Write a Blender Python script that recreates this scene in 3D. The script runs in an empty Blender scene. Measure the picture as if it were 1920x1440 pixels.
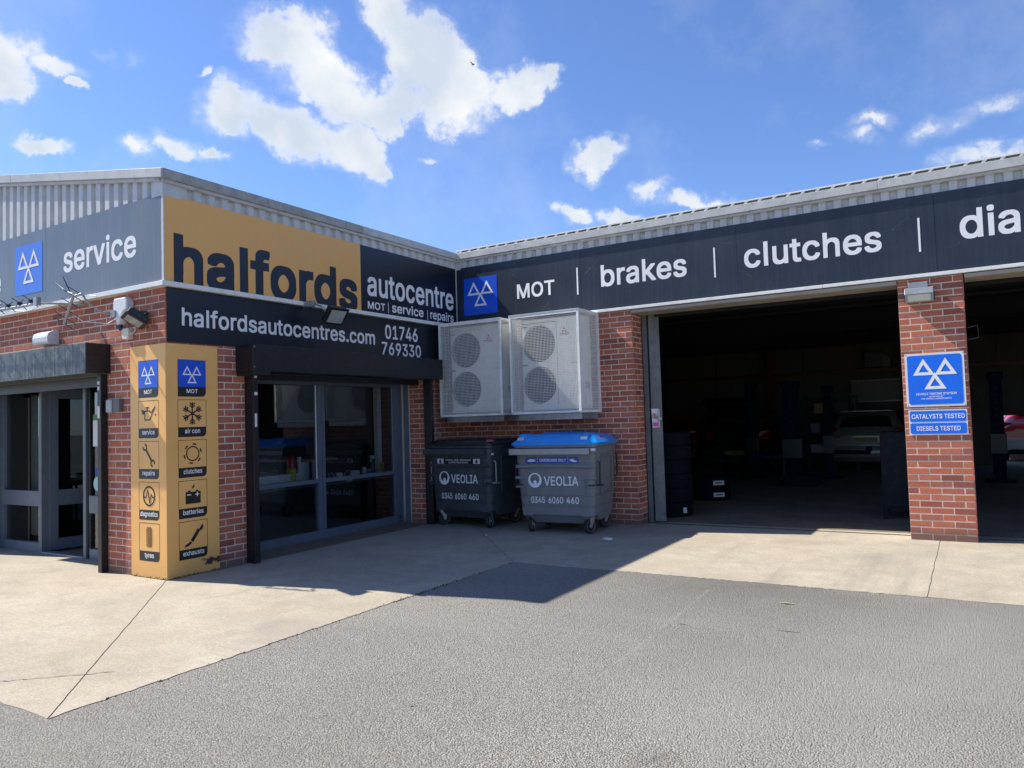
import bpy, bmesh, math, random
from mathutils import Vector, Matrix, Euler
random.seed(7)
R = math.radians
sc = bpy.context.scene
col = sc.collection

# ---------------------------------------------------------------- camera
CF, CYAW, CPITCH, CROLL = 1412.191, -0.549564, 0.046656, -0.030458
CPOS = Vector((7.008, -9.813, 1.523))
_F = Vector((math.sin(CYAW)*math.cos(CPITCH), math.cos(CYAW)*math.cos(CPITCH), math.sin(CPITCH)))
_R0 = Vector((math.cos(CYAW), -math.sin(CYAW), 0)); _U0 = _R0.cross(_F)
CR = math.cos(CROLL)*_R0 + math.sin(CROLL)*_U0
CU = -math.sin(CROLL)*_R0 + math.cos(CROLL)*_U0
cam_data = bpy.data.cameras.new('camera')
cam = bpy.data.objects.new('camera', cam_data); col.objects.link(cam)
cam_data.sensor_width = 36.0; cam_data.lens = CF/1920*36.0
cam_data.clip_start = 0.05; cam_data.clip_end = 2000
M = Matrix.Identity(4)
for i in range(3):
    M[i][0] = CR[i]; M[i][1] = CU[i]; M[i][2] = -_F[i]; M[i][3] = CPOS[i]
cam.matrix_world = M
sc.camera = cam
def proj(P):
    d = Vector(P)-CPOS; z = d.dot(_F)
    if z < .1: return (-9999, -9999)
    return (960+CF*d.dot(CR)/z, 720-CF*d.dot(CU)/z)
def pxdir(u, v):
    return (_F + CR*((u-960)/CF) - CU*((v-720)/CF)).normalized()

# ---------------------------------------------------------------- light
SUN_TO = Vector((-3.85, -0.85, 4.2)).normalized()
sun_data = bpy.data.lights.new('sun', 'SUN'); sun_data.energy = 5.0; sun_data.angle = R(.53)
sun_data.color = (1.0, .94, .845)
sc.render.filter_size = 1.15
sun = bpy.data.objects.new('sun', sun_data); col.objects.link(sun)
sun.rotation_euler = SUN_TO.to_track_quat('Z', 'Y').to_euler()
sc.view_settings.view_transform = 'Standard'; sc.view_settings.look = 'None'
sc.view_settings.exposure = 0.70; sc.view_settings.gamma = 1.0
sc.view_settings.use_curve_mapping = False

world = bpy.data.worlds.new('World'); sc.world = world; world.use_nodes = True
def build_world():
    nt = world.node_tree; nt.nodes.clear(); N = nt.nodes; L = nt.links
    out = N.new('ShaderNodeOutputWorld'); bg = N.new('ShaderNodeBackground')
    bg.inputs['Strength'].default_value = SKY_STRENGTH
    L.new(bg.outputs[0], out.inputs[0])
    sky = N.new('ShaderNodeTexSky'); sky.sky_type = 'NISHITA'; sky.sun_disc = False
    sky.sun_elevation = math.asin(SUN_TO.z)
    sky.sun_rotation = math.atan2(SUN_TO.x, SUN_TO.y)
    sky.altitude = 50; sky.air_density = 1.0; sky.dust_density = .25; sky.ozone_density = 3.2
    tint = N.new('ShaderNodeMixRGB'); tint.blend_type = 'MULTIPLY'; tint.inputs[0].default_value = 1
    tint.inputs[2].default_value = SKY_TINT
    L.new(sky.outputs[0], tint.inputs[1])
    tc = N.new('ShaderNodeTexCoord')
    def math_(op, a, b=None, c=None):
        m = N.new('ShaderNodeMath'); m.operation = op
        for i, x in enumerate((a, b, c)):
            if x is None: continue
            if isinstance(x, (int, float)): m.inputs[i].default_value = x
            else: L.new(x, m.inputs[i])
        return m.outputs[0]
    def noise(scale, detail, rough, vec):
        n = N.new('ShaderNodeTexNoise'); n.inputs['Scale'].default_value = scale
        n.inputs['Detail'].default_value = detail; n.inputs['Roughness'].default_value = rough
        L.new(vec, n.inputs['Vector']); return n
    gen = tc.outputs['Generated']
    nw = noise(8, 9, .6, gen)
    sub = N.new('ShaderNodeVectorMath'); sub.operation = 'SUBTRACT'; L.new(nw.outputs['Color'], sub.inputs[0]); sub.inputs[1].default_value = (.5, .5, .5)
    scl = N.new('ShaderNodeVectorMath'); scl.operation = 'SCALE'; L.new(sub.outputs[0], scl.inputs[0]); scl.inputs['Scale'].default_value = .12
    add = N.new('ShaderNodeVectorMath'); add.operation = 'ADD'; L.new(gen, add.inputs[0]); L.new(scl.outputs[0], add.inputs[1])
    warped = add.outputs[0]
    acc = None
    rnd = random.Random(3)
    blobs = []
    for (u, v, ru, rv, ang, w) in CLOUDS:
        c = pxdir(u, v); r = (CR - c*CR.dot(c)).normalized(); up = c.cross(r)*-1
        if up.dot(CU) < 0: up = -up
        blobs.append((c, r, up, ru/CF, rv/CF, ang, w))
    for k in range(14):                      # the same broken cloud goes on round the rest of the sky
        az = rnd.uniform(R(215), R(480)); el = R(rnd.uniform(12, 60))
        c = Vector((math.cos(az)*math.cos(el), math.sin(az)*math.cos(el), math.sin(el)))
        if c.dot(_F) > .6: continue
        r = Vector((0, 0, 1)).cross(c).normalized(); up = c.cross(r)
        blobs.append((c, r, up, rnd.uniform(.08, .2), rnd.uniform(.05, .1), rnd.uniform(-30, 30), 1))
    for (c, r, up, ra, rb, ang, w) in blobs:
        a = R(ang); r2 = r*math.cos(a)+up*math.sin(a); u2 = up*math.cos(a)-r*math.sin(a)
        m3 = Matrix((r2, u2, r2.cross(u2))).transposed()
        mp = N.new('ShaderNodeMapping'); mp.vector_type = 'TEXTURE'
        mp.inputs['Location'].default_value = c
        mp.inputs['Rotation'].default_value = m3.to_euler('XYZ')
        mp.inputs['Scale'].default_value = (ra, rb, .6)
        L.new(warped, mp.inputs['Vector'])
        ln = N.new('ShaderNodeVectorMath'); ln.operation = 'LENGTH'; L.new(mp.outputs[0], ln.inputs[0])
        d = math_('SUBTRACT', 1.0, ln.outputs['Value'])
        if w != 1: d = math_('MULTIPLY', d, w)
        acc = math_('MAXIMUM', d, 0.0) if acc is None else math_('MAXIMUM', acc, d)
    n1 = noise(22, 14, .64, gen); n2 = noise(5, 6, .6, gen)
    fb = math_('ADD', math_('MULTIPLY', math_('SUBTRACT', n1.outputs['Fac'], .5), 3.0), math_('MULTIPLY', math_('SUBTRACT', n2.outputs['Fac'], .5), 1.4))
    dens0 = math_('ADD', math_('MULTIPLY', acc, 2.3), fb)
    gate = math_('MULTIPLY', acc, 4.0); gate.node.use_clamp = True
    dens = math_('MULTIPLY', dens0, gate)
    mr = N.new('ShaderNodeMapRange'); mr.interpolation_type = 'SMOOTHSTEP'
    L.new(dens, mr.inputs[0]); mr.inputs[1].default_value = .22; mr.inputs[2].default_value = 1.35
    veil = N.new('ShaderNodeMapRange'); veil.interpolation_type = 'SMOOTHSTEP'
    L.new(math_('ADD', math_('MULTIPLY', acc, 2.6), math_('MULTIPLY', fb, .8)), veil.inputs[0]); veil.inputs[1].default_value = -.25; veil.inputs[2].default_value = 1.5; veil.inputs[4].default_value = .38
    g2 = math_('MULTIPLY', acc, 5.0); g2.node.use_clamp = True
    veilf = math_('MULTIPLY', veil.outputs[0], g2)
    # wisps of thin high cloud
    n3 = noise(3.2, 10, .65, gen)
    wr = N.new('ShaderNodeMapRange'); L.new(n3.outputs['Fac'], wr.inputs[0]); wr.inputs[1].default_value = .5; wr.inputs[2].default_value = .95; wr.inputs[4].default_value = .35
    fac = math_('MAXIMUM', math_('MAXIMUM', mr.outputs[0], veilf), wr.outputs[0])
    # cloud body: bright with faint grey in the thick parts
    nsh = noise(9, 8, .55, gen)
    sh = N.new('ShaderNodeMapRange'); L.new(math_('MULTIPLY', nsh.outputs['Fac'], mr.outputs[0]), sh.inputs[0]); sh.inputs[1].default_value = .30; sh.inputs[2].default_value = .58
    cc = N.new('ShaderNodeMixRGB'); L.new(sh.outputs[0], cc.inputs[0])
    k = 1/SKY_STRENGTH
    cc.inputs[1].default_value = (.60*k, .61*k, .62*k, 1); cc.inputs[2].default_value = (.40*k, .455*k, .53*k, 1)
    mix = N.new('ShaderNodeMixRGB'); L.new(fac, mix.inputs[0]); L.new(tint.outputs[0], mix.inputs[1]); L.new(cc.outputs[0], mix.inputs[2])
    L.new(mix.outputs[0], bg.inputs['Color'])
SKY_STRENGTH = .10
SKY_TINT = (.77, .89, 1.16, 1)
# cloud banks: photo direction, half sizes, tilt, density
CLOUDS = [
 (545, 91, 102, 61, -25, 1), (620, 171, 128, 61, -25, 1), (560, 76, 77, 49, -10, 1), (680, 211, 94, 40, -20, 1),
 (445, 201, 64, 57, -50, 1), (530, 241, 112, 52, -38, 1), (640, 276, 112, 52, -22, 1), (700, 306, 51, 32, -30, 0.9),
 (735, 36, 64, 65, -60, 1), (800, 116, 102, 89, -40, 1), (850, 196, 112, 61, -10, 1), (960, 196, 69, 40, 30, 1),
 (1020, 166, 38, 24, 40, 0.9), (760, 196, 77, 49, 0, 0.8), (390, 134, 16, 12, 0, 0.9), (20, 116, 64, 68, -20, 1),
 (20, 171, 69, 36, 0, 1), (105, 136, 64, 27, -25, 0.6), (165, 184, 22, 11, -30, 0.7), (100, 288, 55, 20, 0, 0.85),
 (262, 268, 31, 32, 0, 0.75), (345, 264, 74, 27, -12, 0.75), (405, 288, 31, 20, -20, 0.75), (200, 101, 28, 14, 0, 0.3),
 (250, 96, 18, 14, 0, 0.3), (1130, 284, 61, 36, 10, 1), (1078, 388, 39, 23, 0, 1), (1160, 378, 64, 23, 0, 0.85),
 (1235, 324, 46, 22, 0, 0.7), (1330, 356, 101, 23, -8, 0.75), (1645, 218, 64, 23, 8, 0.42), (1620, 251, 55, 23, -10, 0.37),
 (1780, 231, 64, 36, 25, 0.46), (1870, 186, 55, 29, 5, 0.46), (1850, 298, 83, 23, 12, 0.55), (1530, 274, 28, 11, 0, 0.31),
 (810, 286, 28, 11, 0, 0.5),
]
build_world()
GLYPHS_BOLD = r"""- 453 100,177,103,174,347,174,350,177,352,251,347,258,103,258,100,255
. 188 147,0,154,15,154,67,148,81,139,90,119,100,71,100,47,86,36,63,36,19,42,3,49,-5,65,-16,75,-18,117,-18,131,-14
/ 249 1,-89,85,-89,244,497,248,515,247,545,173,548,162,543,2,-51,0,-61
0 453 229,445,245,441,261,433,279,419,292,404,306,380,316,354,324,318,330,268,330,240,326,202,318,162,310,138,298,114,288,100,263,77,241,67,223,65,207,69,187,79,177,88,162,104,144,136,136,158,126,208,124,282,130,324,136,350,142,368,156,396,168,412,183,427,203,439;189,529,151,519,131,509,108,492,84,466,60,424,44,374,36,324,34,300,36,184,44,134,60,84,84,42,107,17,131,-1,163,-15,197,-21,257,-21,283,-17,307,-9,340,12,371,45,392,82,410,138,418,194,418,314,416,332,406,386,392,426,380,450,353,485,319,511,285,525,263,529
1 453 403,-13,406,29,406,63,404,67,293,68,290,71,289,521,235,522,229,524,195,524,183,522,72,441,72,347,75,344,101,344,189,410,197,413,198,71,195,68,63,67,63,-13
2 453 51,-13,401,-13,404,65,401,70,241,70,235,72,194,73,292,177,353,248,374,279,392,323,394,335,394,407,386,439,364,475,343,496,323,510,289,524,255,530,195,530,171,526,135,514,109,498,93,484,72,457,62,437,54,407,52,393,53,349,141,349,144,379,152,399,162,413,183,432,199,440,223,446,249,440,277,424,296,403,302,389,305,371,300,347,288,323,267,294,50,61
3 453 57,522,57,438,248,436,246,430,142,312,142,236,145,233,215,233,245,227,267,217,286,202,304,180,312,160,314,140,310,124,302,108,284,88,271,79,247,69,229,65,209,65,177,73,149,91,136,106,128,122,123,144,37,147,30,142,30,110,36,80,48,54,65,33,93,9,129,-9,169,-19,185,-21,251,-21,267,-19,313,-7,337,5,353,17,374,38,386,54,398,78,406,110,406,184,398,212,388,232,373,253,361,265,343,279,317,293,289,301,265,303,262,306,386,446,385,522
4 453 321,522,243,524,231,520,26,171,27,91,267,89,268,-11,271,-14,355,-13,357,91,423,90,426,93,427,174,423,176,359,176,356,179,358,313,355,331,269,331,267,177,140,179,320,485,324,495,324,519
5 453 379,522,83,522,54,282,55,240,63,237,97,233,141,233,171,251,195,259,217,263,237,259,249,255,269,243,291,221,306,196,314,164,306,130,290,102,265,79,249,71,225,65,197,69,169,85,148,108,140,124,135,142,95,143,89,145,55,145,47,142,46,108,48,96,62,56,76,36,97,15,133,-7,155,-15,189,-21,251,-21,285,-15,321,-1,353,23,372,44,392,78,404,122,404,204,400,226,390,254,378,276,364,294,345,313,329,325,305,337,279,345,265,347,193,347,157,337,154,340,165,436,379,438
6 453 223,63,193,73,179,83,161,101,144,132,140,150,140,166,150,198,163,217,175,229,201,245,227,251,239,249,263,239,288,218,306,188,312,164,312,150,306,126,298,110,277,85,247,67;335,522,241,523,236,520,104,326,68,260,56,226,50,192,50,130,54,102,62,76,79,45,105,17,127,1,163,-15,195,-21,257,-21,303,-11,339,9,360,28,380,54,398,96,402,118,402,196,392,238,375,269,350,296,315,317,275,327,222,328,336,494
7 453 85,-13,179,-13,404,433,406,517,403,522,83,524,49,521,49,439,293,438,296,435,84,17
8 453 304,378,300,356,286,334,263,315,233,305,209,307,178,322,158,344,148,372,152,394,164,414,185,433,221,445,249,441,274,428,283,420,296,404;130,138,132,152,140,170,159,193,191,213,225,221,261,213,292,194,312,170,322,142,314,112,295,89,265,71,229,63,209,65,181,73,158,88,138,112;187,529,151,521,115,503,90,482,74,462,64,442,56,408,56,352,58,340,64,320,74,300,90,280,105,268,89,257,68,236,48,204,42,188,38,164,38,106,46,72,62,44,79,25,109,3,129,-7,175,-19,193,-21,261,-21,277,-19,323,-7,347,5,368,20,390,44,410,82,414,102,414,170,410,188,398,216,385,235,363,257,348,268,365,283,378,300,388,320,396,352,396,408,386,446,370,472,347,495,327,509,295,523,265,529
9 453 117,-13,211,-14,216,-11,354,191,384,247,396,281,402,311,402,387,396,417,390,433,367,472,345,494,329,506,289,524,257,530,197,530,171,526,143,516,114,499,88,475,72,453,56,417,50,383,50,319,60,273,75,244,95,220,115,204,133,194,177,182,230,181,116,15;225,446,251,440,277,424,293,406,302,391,312,359,312,343,308,325,291,294,273,276,261,268,229,258,201,264,175,280,156,301,146,321,140,345,140,357,146,381,162,409,179,426,193,436
A 480 239,391,276,277,300,215,297,212,193,212,180,215;197,524,187,521,184,517,8,33,2,13,3,-13,99,-13,149,127,327,128,332,125,381,-13,475,-13,476,19,292,519,287,522
B 456 47,521,47,-13,285,-14,333,-6,371,10,395,28,416,55,428,85,432,107,432,167,428,191,422,207,404,235,386,253,364,267,388,287,400,303,408,323,412,345,412,403,408,425,394,459,371,486,353,500,329,512,297,520,285,522,123,522,117,524,67,524;139,301,140,371,138,393,141,437,243,438,257,436,277,430,291,422,312,399,320,377,320,365,316,351,306,335,283,314,261,304,243,300,175,298;141,215,257,216,281,210,293,204,307,194,322,179,336,155,340,135,330,109,320,97,309,88,293,80,271,74,227,70,139,73,140,147,138,171,140,177
C 510 391,503,341,523,309,529,225,529,185,521,143,503,116,484,99,468,76,442,50,396,38,364,32,340,26,294,26,216,36,152,44,126,62,88,85,55,114,26,161,-3,205,-17,235,-21,301,-21,345,-13,393,7,422,28,445,51,470,90,480,114,486,138,485,172,403,175,392,170,388,152,369,119,349,99,333,87,307,75,269,67,241,71,223,77,186,98,161,123,136,164,122,210,118,236,118,272,126,316,138,350,157,381,177,403,205,423,231,435,259,441,277,441,315,431,331,423,355,405,373,385,386,362,395,334,465,333,485,336,486,370,476,404,464,430,447,455,434,468,418,484
D 502 47,-13,257,-14,301,-8,335,2,375,22,405,46,434,81,456,123,466,153,472,183,476,217,476,293,472,327,466,357,456,387,438,423,416,453,401,468,375,488,335,508,309,516,273,522,55,524,47,521;141,437,227,438,255,434,283,426,307,414,335,392,356,365,370,337,378,311,384,275,384,235,378,199,370,173,354,141,338,121,307,96,283,84,257,76,231,72,149,70,139,73,140,241,138,247,138,365,140,371
E 419 387,-14,390,-9,390,19,388,25,390,31,390,65,387,70,217,70,211,72,141,72,138,75,138,105,140,111,138,169,141,213,297,214,303,216,365,214,368,217,368,243,370,249,370,289,367,299,365,300,139,301,140,371,138,393,140,399,141,437,385,439,385,521,155,522,149,524,81,524,47,521,47,-13
G 520 177,519,135,499,108,478,78,446,60,418,46,388,34,350,26,294,28,194,32,168,44,126,64,84,94,44,125,17,165,-5,205,-17,235,-21,303,-21,339,-15,361,-9,399,9,435,37,464,74,478,102,488,136,492,166,491,268,359,269,353,271,291,271,269,268,269,186,395,185,398,180,390,152,380,132,370,118,346,94,325,81,297,71,271,67,253,69,223,77,186,98,161,123,136,164,126,192,118,236,120,288,130,330,148,368,163,389,179,405,197,419,225,433,257,441,273,441,307,433,325,425,344,412,372,382,386,358,392,340,397,335,487,336,488,366,480,396,466,426,442,460,406,492,369,513,341,523,309,529,223,529
H 517 47,-13,137,-13,138,69,140,75,138,157,140,163,140,215,143,218,377,217,379,-13,469,-13,470,173,472,179,472,241,470,247,472,495,469,521,387,524,379,521,378,305,375,302,223,302,217,304,139,305,140,399,138,405,138,437,140,443,140,509,137,521,93,522,87,524,55,524,47,521
I 301 282,-13,282,69,226,70,200,72,197,75,197,435,200,438,282,439,282,521,108,522,102,524,44,524,18,521,18,439,100,438,103,435,103,145,105,133,103,127,102,71,28,72,18,69,18,-13
L 393 53,524,46,519,47,-13,373,-13,376,31,376,65,373,70,213,70,207,72,139,73,140,271,138,277,138,379,140,385,140,497,138,519,135,522
M 628 581,521,475,524,460,519,338,203,315,134,296,191,168,519,163,522,101,522,95,524,59,524,47,521,47,-13,133,-14,136,-11,137,327,270,-11,275,-14,353,-14,358,-11,489,326,490,-11,493,-14,581,-13
N 523 47,-13,135,-14,138,-11,138,93,140,99,140,141,138,147,138,201,140,207,139,356,184,281,373,-13,475,-13,478,495,475,521,395,524,385,521,384,519,384,271,386,265,386,227,384,221,383,156,151,521,95,522,89,524,57,524,47,521
O 533 269,67,241,71,213,81,186,98,171,112,158,126,138,158,126,192,118,236,118,272,122,300,138,350,152,374,176,402,197,419,225,433,259,441,275,441,313,431,345,413,364,396,382,374,402,334,410,306,416,264,414,226,406,186,394,156,379,131,351,101,331,87,299,73;361,517,309,529,225,529,185,521,163,513,143,503,116,484,88,456,60,416,44,382,32,338,26,294,28,194,40,138,60,92,88,52,123,19,145,5,171,-7,217,-19,299,-21,329,-17,373,-3,412,20,446,52,474,92,490,128,500,164,506,204,506,304,494,368,474,416,446,456,409,491,391,503
P 445 47,-13,137,-13,138,153,141,171,271,172,317,180,349,194,370,209,388,227,400,243,414,273,422,309,422,387,416,415,402,449,381,476,359,494,319,514,279,522,67,524,47,521;139,257,141,437,237,438,251,436,273,430,289,422,308,405,322,383,330,347,326,325,316,301,295,278,267,262,235,256
R 449 47,521,47,-13,137,-13,138,153,141,183,231,184,246,161,339,-13,441,-13,442,15,341,199,362,211,389,234,408,263,420,299,422,313,422,391,414,427,397,460,373,486,357,498,333,510,295,520,281,522,121,522,115,524,67,524;141,437,237,438,271,432,298,417,316,399,324,383,330,359,330,345,326,327,315,306,291,284,257,272,217,268,147,268,139,271
S 447 295,525,271,529,185,529,145,521,129,515,93,495,70,474,54,452,42,422,38,400,38,344,40,330,54,296,81,267,101,253,143,233,245,205,291,187,316,168,324,158,330,142,330,132,324,118,300,90,271,73,241,65,221,63,183,71,161,81,145,93,136,102,124,122,117,150,25,150,24,116,26,104,34,74,44,54,64,28,80,14,93,5,133,-13,189,-23,259,-23,291,-19,325,-9,363,11,392,38,408,62,418,88,422,110,422,168,418,192,406,218,377,249,357,263,325,279,223,307,183,321,159,335,144,348,132,366,130,376,134,390,143,405,159,421,181,435,199,441,227,445,267,435,299,415,312,400,318,388,323,364,393,363,413,366,414,408,408,432,393,461,367,489,345,505,325,515
T 449 181,-14,267,-14,270,-11,270,321,272,327,273,437,429,439,432,483,432,517,429,522,59,524,19,521,19,439,175,438,178,435,180,413,178,395,178,117,180,111,178,-11
U 517 47,521,46,141,56,95,76,57,101,28,133,4,177,-14,207,-20,225,-22,311,-20,359,-8,399,14,432,45,446,63,460,91,470,133,472,503,469,521,425,522,419,524,389,524,379,521,380,243,378,171,376,159,360,121,332,91,315,80,295,72,255,66,217,74,186,91,164,113,154,127,142,157,138,179,137,521,93,522,87,524,55,524
V 480 3,521,2,495,4,487,188,-11,193,-14,291,-14,472,479,476,493,475,521,429,522,423,524,391,524,381,521,241,117,208,217,100,519,95,522,51,522,45,524,11,524
W 686 683,521,637,522,631,524,599,524,589,521,493,147,491,147,488,155,474,221,396,519,391,522,341,522,335,524,303,524,292,521,193,145,98,519,93,522,49,522,43,524,11,524,3,521,2,495,6,477,141,-13,241,-14,246,-9,343,349,441,-13,543,-13,548,-3,680,477,684,495
Y 472 191,-14,281,-13,282,195,466,489,468,495,467,521,377,524,366,521,237,308,228,319,106,521,51,522,45,524,13,524,5,521,4,491,188,197,188,-11
Z 438 411,-13,414,31,414,65,411,70,287,70,281,72,187,70,154,73,408,443,410,449,410,481,412,487,412,515,409,521,147,522,141,524,65,524,27,521,27,439,283,438,286,435,258,399,28,61,29,-13
a 389 261,164,262,140,256,120,248,104,228,82,203,67,171,60,145,65,127,75,115,87,108,100,108,110,115,123,126,134,141,143,179,153;349,-14,350,168,352,174,350,292,344,318,329,347,313,365,293,379,265,391,235,397,155,397,143,395,105,385,72,366,51,347,30,314,28,306,28,280,31,275,83,261,113,261,126,280,145,299,163,309,195,317,221,311,243,297,256,278,260,260,256,252,237,243,151,233,107,225,83,217,59,205,41,191,22,162,16,136,16,80,18,68,22,52,39,23,57,5,71,-5,99,-17,131,-23,189,-23,205,-21,231,-13,261,6,262,-12,265,-15
b 424 40,521,40,-13,122,-14,125,-11,126,12,150,-6,170,-16,200,-22,260,-22,272,-20,302,-12,322,-2,336,8,355,27,373,49,387,75,401,129,403,143,403,235,395,279,389,297,375,325,357,349,332,372,312,384,272,396,260,398,196,398,184,396,166,392,154,386,128,368,129,511,126,521,86,522,80,524,48,524;216,62,182,74,155,99,139,127,133,145,127,195,131,225,139,251,156,280,180,302,196,310,220,315,240,312,260,302,283,281,293,267,309,227,313,203,313,175,305,137,291,107,283,97,258,74,236,64
c 396 311,376,285,388,255,396,239,398,175,398,161,396,125,386,99,372,70,347,50,321,34,289,22,241,20,153,24,123,34,87,48,59,75,24,105,0,143,-16,175,-22,241,-22,265,-18,291,-10,318,5,350,35,364,55,376,85,376,115,373,118,323,130,290,129,280,105,265,87,237,68,207,61,177,68,161,78,140,99,130,113,122,129,112,167,110,183,112,207,124,251,140,277,162,299,177,308,207,315,227,312,243,306,265,290,282,267,289,249,291,248,317,248,375,263,376,293,362,325,341,352
d 424 385,521,307,524,297,521,295,368,277,382,257,392,241,396,227,398,165,398,141,394,105,380,83,364,59,338,40,307,30,281,24,257,20,225,20,153,24,123,34,85,50,51,66,29,83,12,99,0,123,-12,153,-20,165,-22,225,-22,255,-16,271,-8,297,10,298,-11,301,-14,385,-13;199,62,173,70,163,76,151,86,138,101,128,117,116,149,110,183,110,195,114,223,122,249,139,278,158,297,175,308,205,315,217,314,241,304,257,292,274,273,286,251,292,233,298,183,294,155,288,135,267,96,243,74,219,64
e 404 129,388,94,369,64,341,46,315,28,271,20,223,20,151,24,121,34,87,50,55,68,31,93,8,131,-12,151,-18,179,-22,245,-22,273,-18,299,-10,334,11,347,22,364,43,378,71,377,105,327,118,293,118,269,84,253,72,233,64,213,60,199,62,165,74,136,101,122,123,114,151,117,154,383,154,386,159,384,241,380,267,370,301,358,325,337,352,313,372,287,386,237,398,173,398;117,237,116,241,126,263,136,277,153,294,179,310,205,316,231,310,257,294,267,284,280,265,290,237,287,234,171,234,165,236
f 254 69,-14,153,-14,156,-11,156,309,159,312,239,314,242,317,241,393,173,394,159,392,156,395,156,417,165,442,174,451,187,458,203,458,215,454,241,455,256,503,256,533,251,538,219,544,161,544,121,534,103,522,83,502,74,487,68,465,65,395,-5,394,-8,391,-7,313,63,312,66,309,66,-11
g 425 385,392,301,393,298,390,297,366,265,389,237,397,159,397,147,395,121,387,90,370,64,344,46,318,36,298,28,274,22,244,20,156,24,124,34,90,48,62,59,47,81,25,101,11,139,-5,165,-9,227,-9,241,-7,257,-3,277,7,293,19,296,18,296,-12,286,-42,269,-61,257,-69,233,-79,205,-83,169,-75,143,-59,113,-27,87,-27,39,-54,38,-84,42,-94,59,-115,87,-139,115,-153,157,-163,173,-165,241,-165,257,-163,287,-157,325,-141,339,-131,358,-112,370,-96,382,-66,386,-40;199,315,227,311,247,301,266,284,286,252,294,226,298,198,292,150,273,111,261,97,245,85,219,75,207,73,179,79,159,89,145,101,132,118,120,142,110,188,114,224,122,248,136,274,156,296,165,303
h 410 40,521,40,-13,126,-13,129,235,131,247,139,269,157,291,184,308,206,314,214,314,236,308,257,293,267,281,277,261,281,243,282,-13,370,-13,371,275,365,311,351,343,341,357,328,370,312,382,282,394,258,398,198,398,184,396,158,388,128,370,129,509,126,521,86,522,80,524,48,524
i 167 42,-14,124,-14,127,-11,129,343,127,349,127,391,124,394,42,394,39,391,39,-11;130,443,139,459,139,507,133,521,125,529,114,536,104,538,64,538,50,534,34,520,27,503,27,463,31,451,39,441,48,434,60,430,108,430,120,434
k 381 40,521,40,-13,126,-13,127,123,148,146,152,148,280,-14,384,-13,385,13,383,19,228,215,372,362,372,393,270,393,128,250,129,495,127,519,124,522,86,522,80,524,48,524
l 193 50,-14,143,-14,143,524,50,524
m 610 570,-13,571,287,565,319,553,347,539,365,523,379,504,390,476,398,464,400,408,400,378,394,352,382,320,354,288,386,278,392,246,400,192,400,180,398,156,390,128,372,125,391,122,394,40,393,40,-13,126,-13,129,245,135,267,151,291,174,308,192,314,208,314,235,301,251,283,259,261,260,-13,348,-13,349,243,351,253,361,281,376,298,390,308,418,315,436,312,458,300,473,283,481,259,482,-13
n 410 370,-13,371,275,367,303,361,323,340,358,319,377,300,388,258,398,198,398,184,396,158,388,128,370,125,391,122,394,40,393,40,-13,126,-13,129,235,131,247,139,269,157,291,184,308,206,314,214,314,236,308,257,293,267,281,277,261,281,243,282,-13
o 415 291,-10,326,11,352,37,364,53,386,101,394,143,394,233,382,287,364,323,344,349,317,372,291,386,265,394,239,398,175,398,125,386,99,372,70,347,50,321,34,289,28,271,20,223,20,153,24,121,34,87,48,59,75,24,99,4,125,-10,175,-22,239,-22,265,-18;209,316,233,310,249,302,276,277,292,249,298,231,304,201,304,175,296,137,284,111,274,97,249,74,233,66,207,60,173,70,161,78,139,100,122,129,116,147,110,191,120,241,139,276,161,298,173,306,195,314
p 424 40,-156,126,-156,127,-48,129,-42,130,9,152,-7,168,-15,192,-21,266,-21,278,-19,304,-11,333,6,357,28,375,52,393,92,403,142,403,236,401,250,387,302,373,328,361,344,336,369,318,381,288,393,266,397,188,397,164,391,152,385,128,366,127,384,124,392,122,393,40,392;226,315,252,307,263,300,279,286,295,264,303,246,311,216,313,174,301,126,280,93,256,73,232,63,220,62,208,63,184,73,168,85,153,102,145,114,135,138,129,166,127,196,137,246,145,264,160,285,178,301,198,311
r 259 42,-14,126,-13,129,241,131,251,141,273,151,285,178,304,206,312,228,308,256,309,256,397,180,398,158,392,138,382,130,374,128,375,125,391,122,394,40,393,39,-11
s 365 265,388,237,396,219,398,155,398,127,394,87,378,66,363,50,345,38,323,34,305,34,241,40,219,50,203,68,185,101,166,117,160,217,136,235,126,247,114,252,105,245,90,225,72,201,62,175,60,157,64,135,76,120,91,107,120,75,120,23,107,22,79,26,61,34,43,57,14,75,0,99,-12,149,-22,215,-22,259,-14,287,-2,307,12,327,34,340,57,344,75,344,139,340,155,326,179,303,200,275,214,155,246,139,256,126,273,126,281,130,289,144,303,161,312,183,318,203,316,226,305,243,286,255,264,289,264,337,277,338,305,326,335,301,366,285,378
t 227 223,-14,226,-9,226,21,215,67,185,68,167,66,159,68,153,72,144,83,140,101,140,309,143,312,217,315,217,393,141,393,139,483,101,484,95,486,61,486,51,483,49,395,-7,393,-8,315,-5,312,47,312,50,309,50,81,52,59,58,35,71,14,81,4,95,-6,115,-14,139,-18,203,-18
u 410 40,392,39,104,47,62,59,36,70,21,84,7,116,-11,152,-19,210,-19,226,-17,246,-11,266,-1,280,11,283,8,283,-12,286,-15,370,-14,370,392,282,392,281,198,283,182,279,134,267,106,253,88,226,71,206,65,196,65,174,71,154,85,139,104,131,126,127,160,129,378,126,392
v 389 4,393,3,363,147,-11,152,-14,240,-13,385,363,384,393,292,393,209,169,196,127,194,127,191,133,98,392,94,394
x 379 8,-13,104,-14,173,87,188,113,190,114,274,-14,370,-13,371,13,369,19,249,191,249,195,365,363,364,393,268,393,190,273,141,353,112,394,16,393,15,367,17,361,117,217,131,193,7,15
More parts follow.
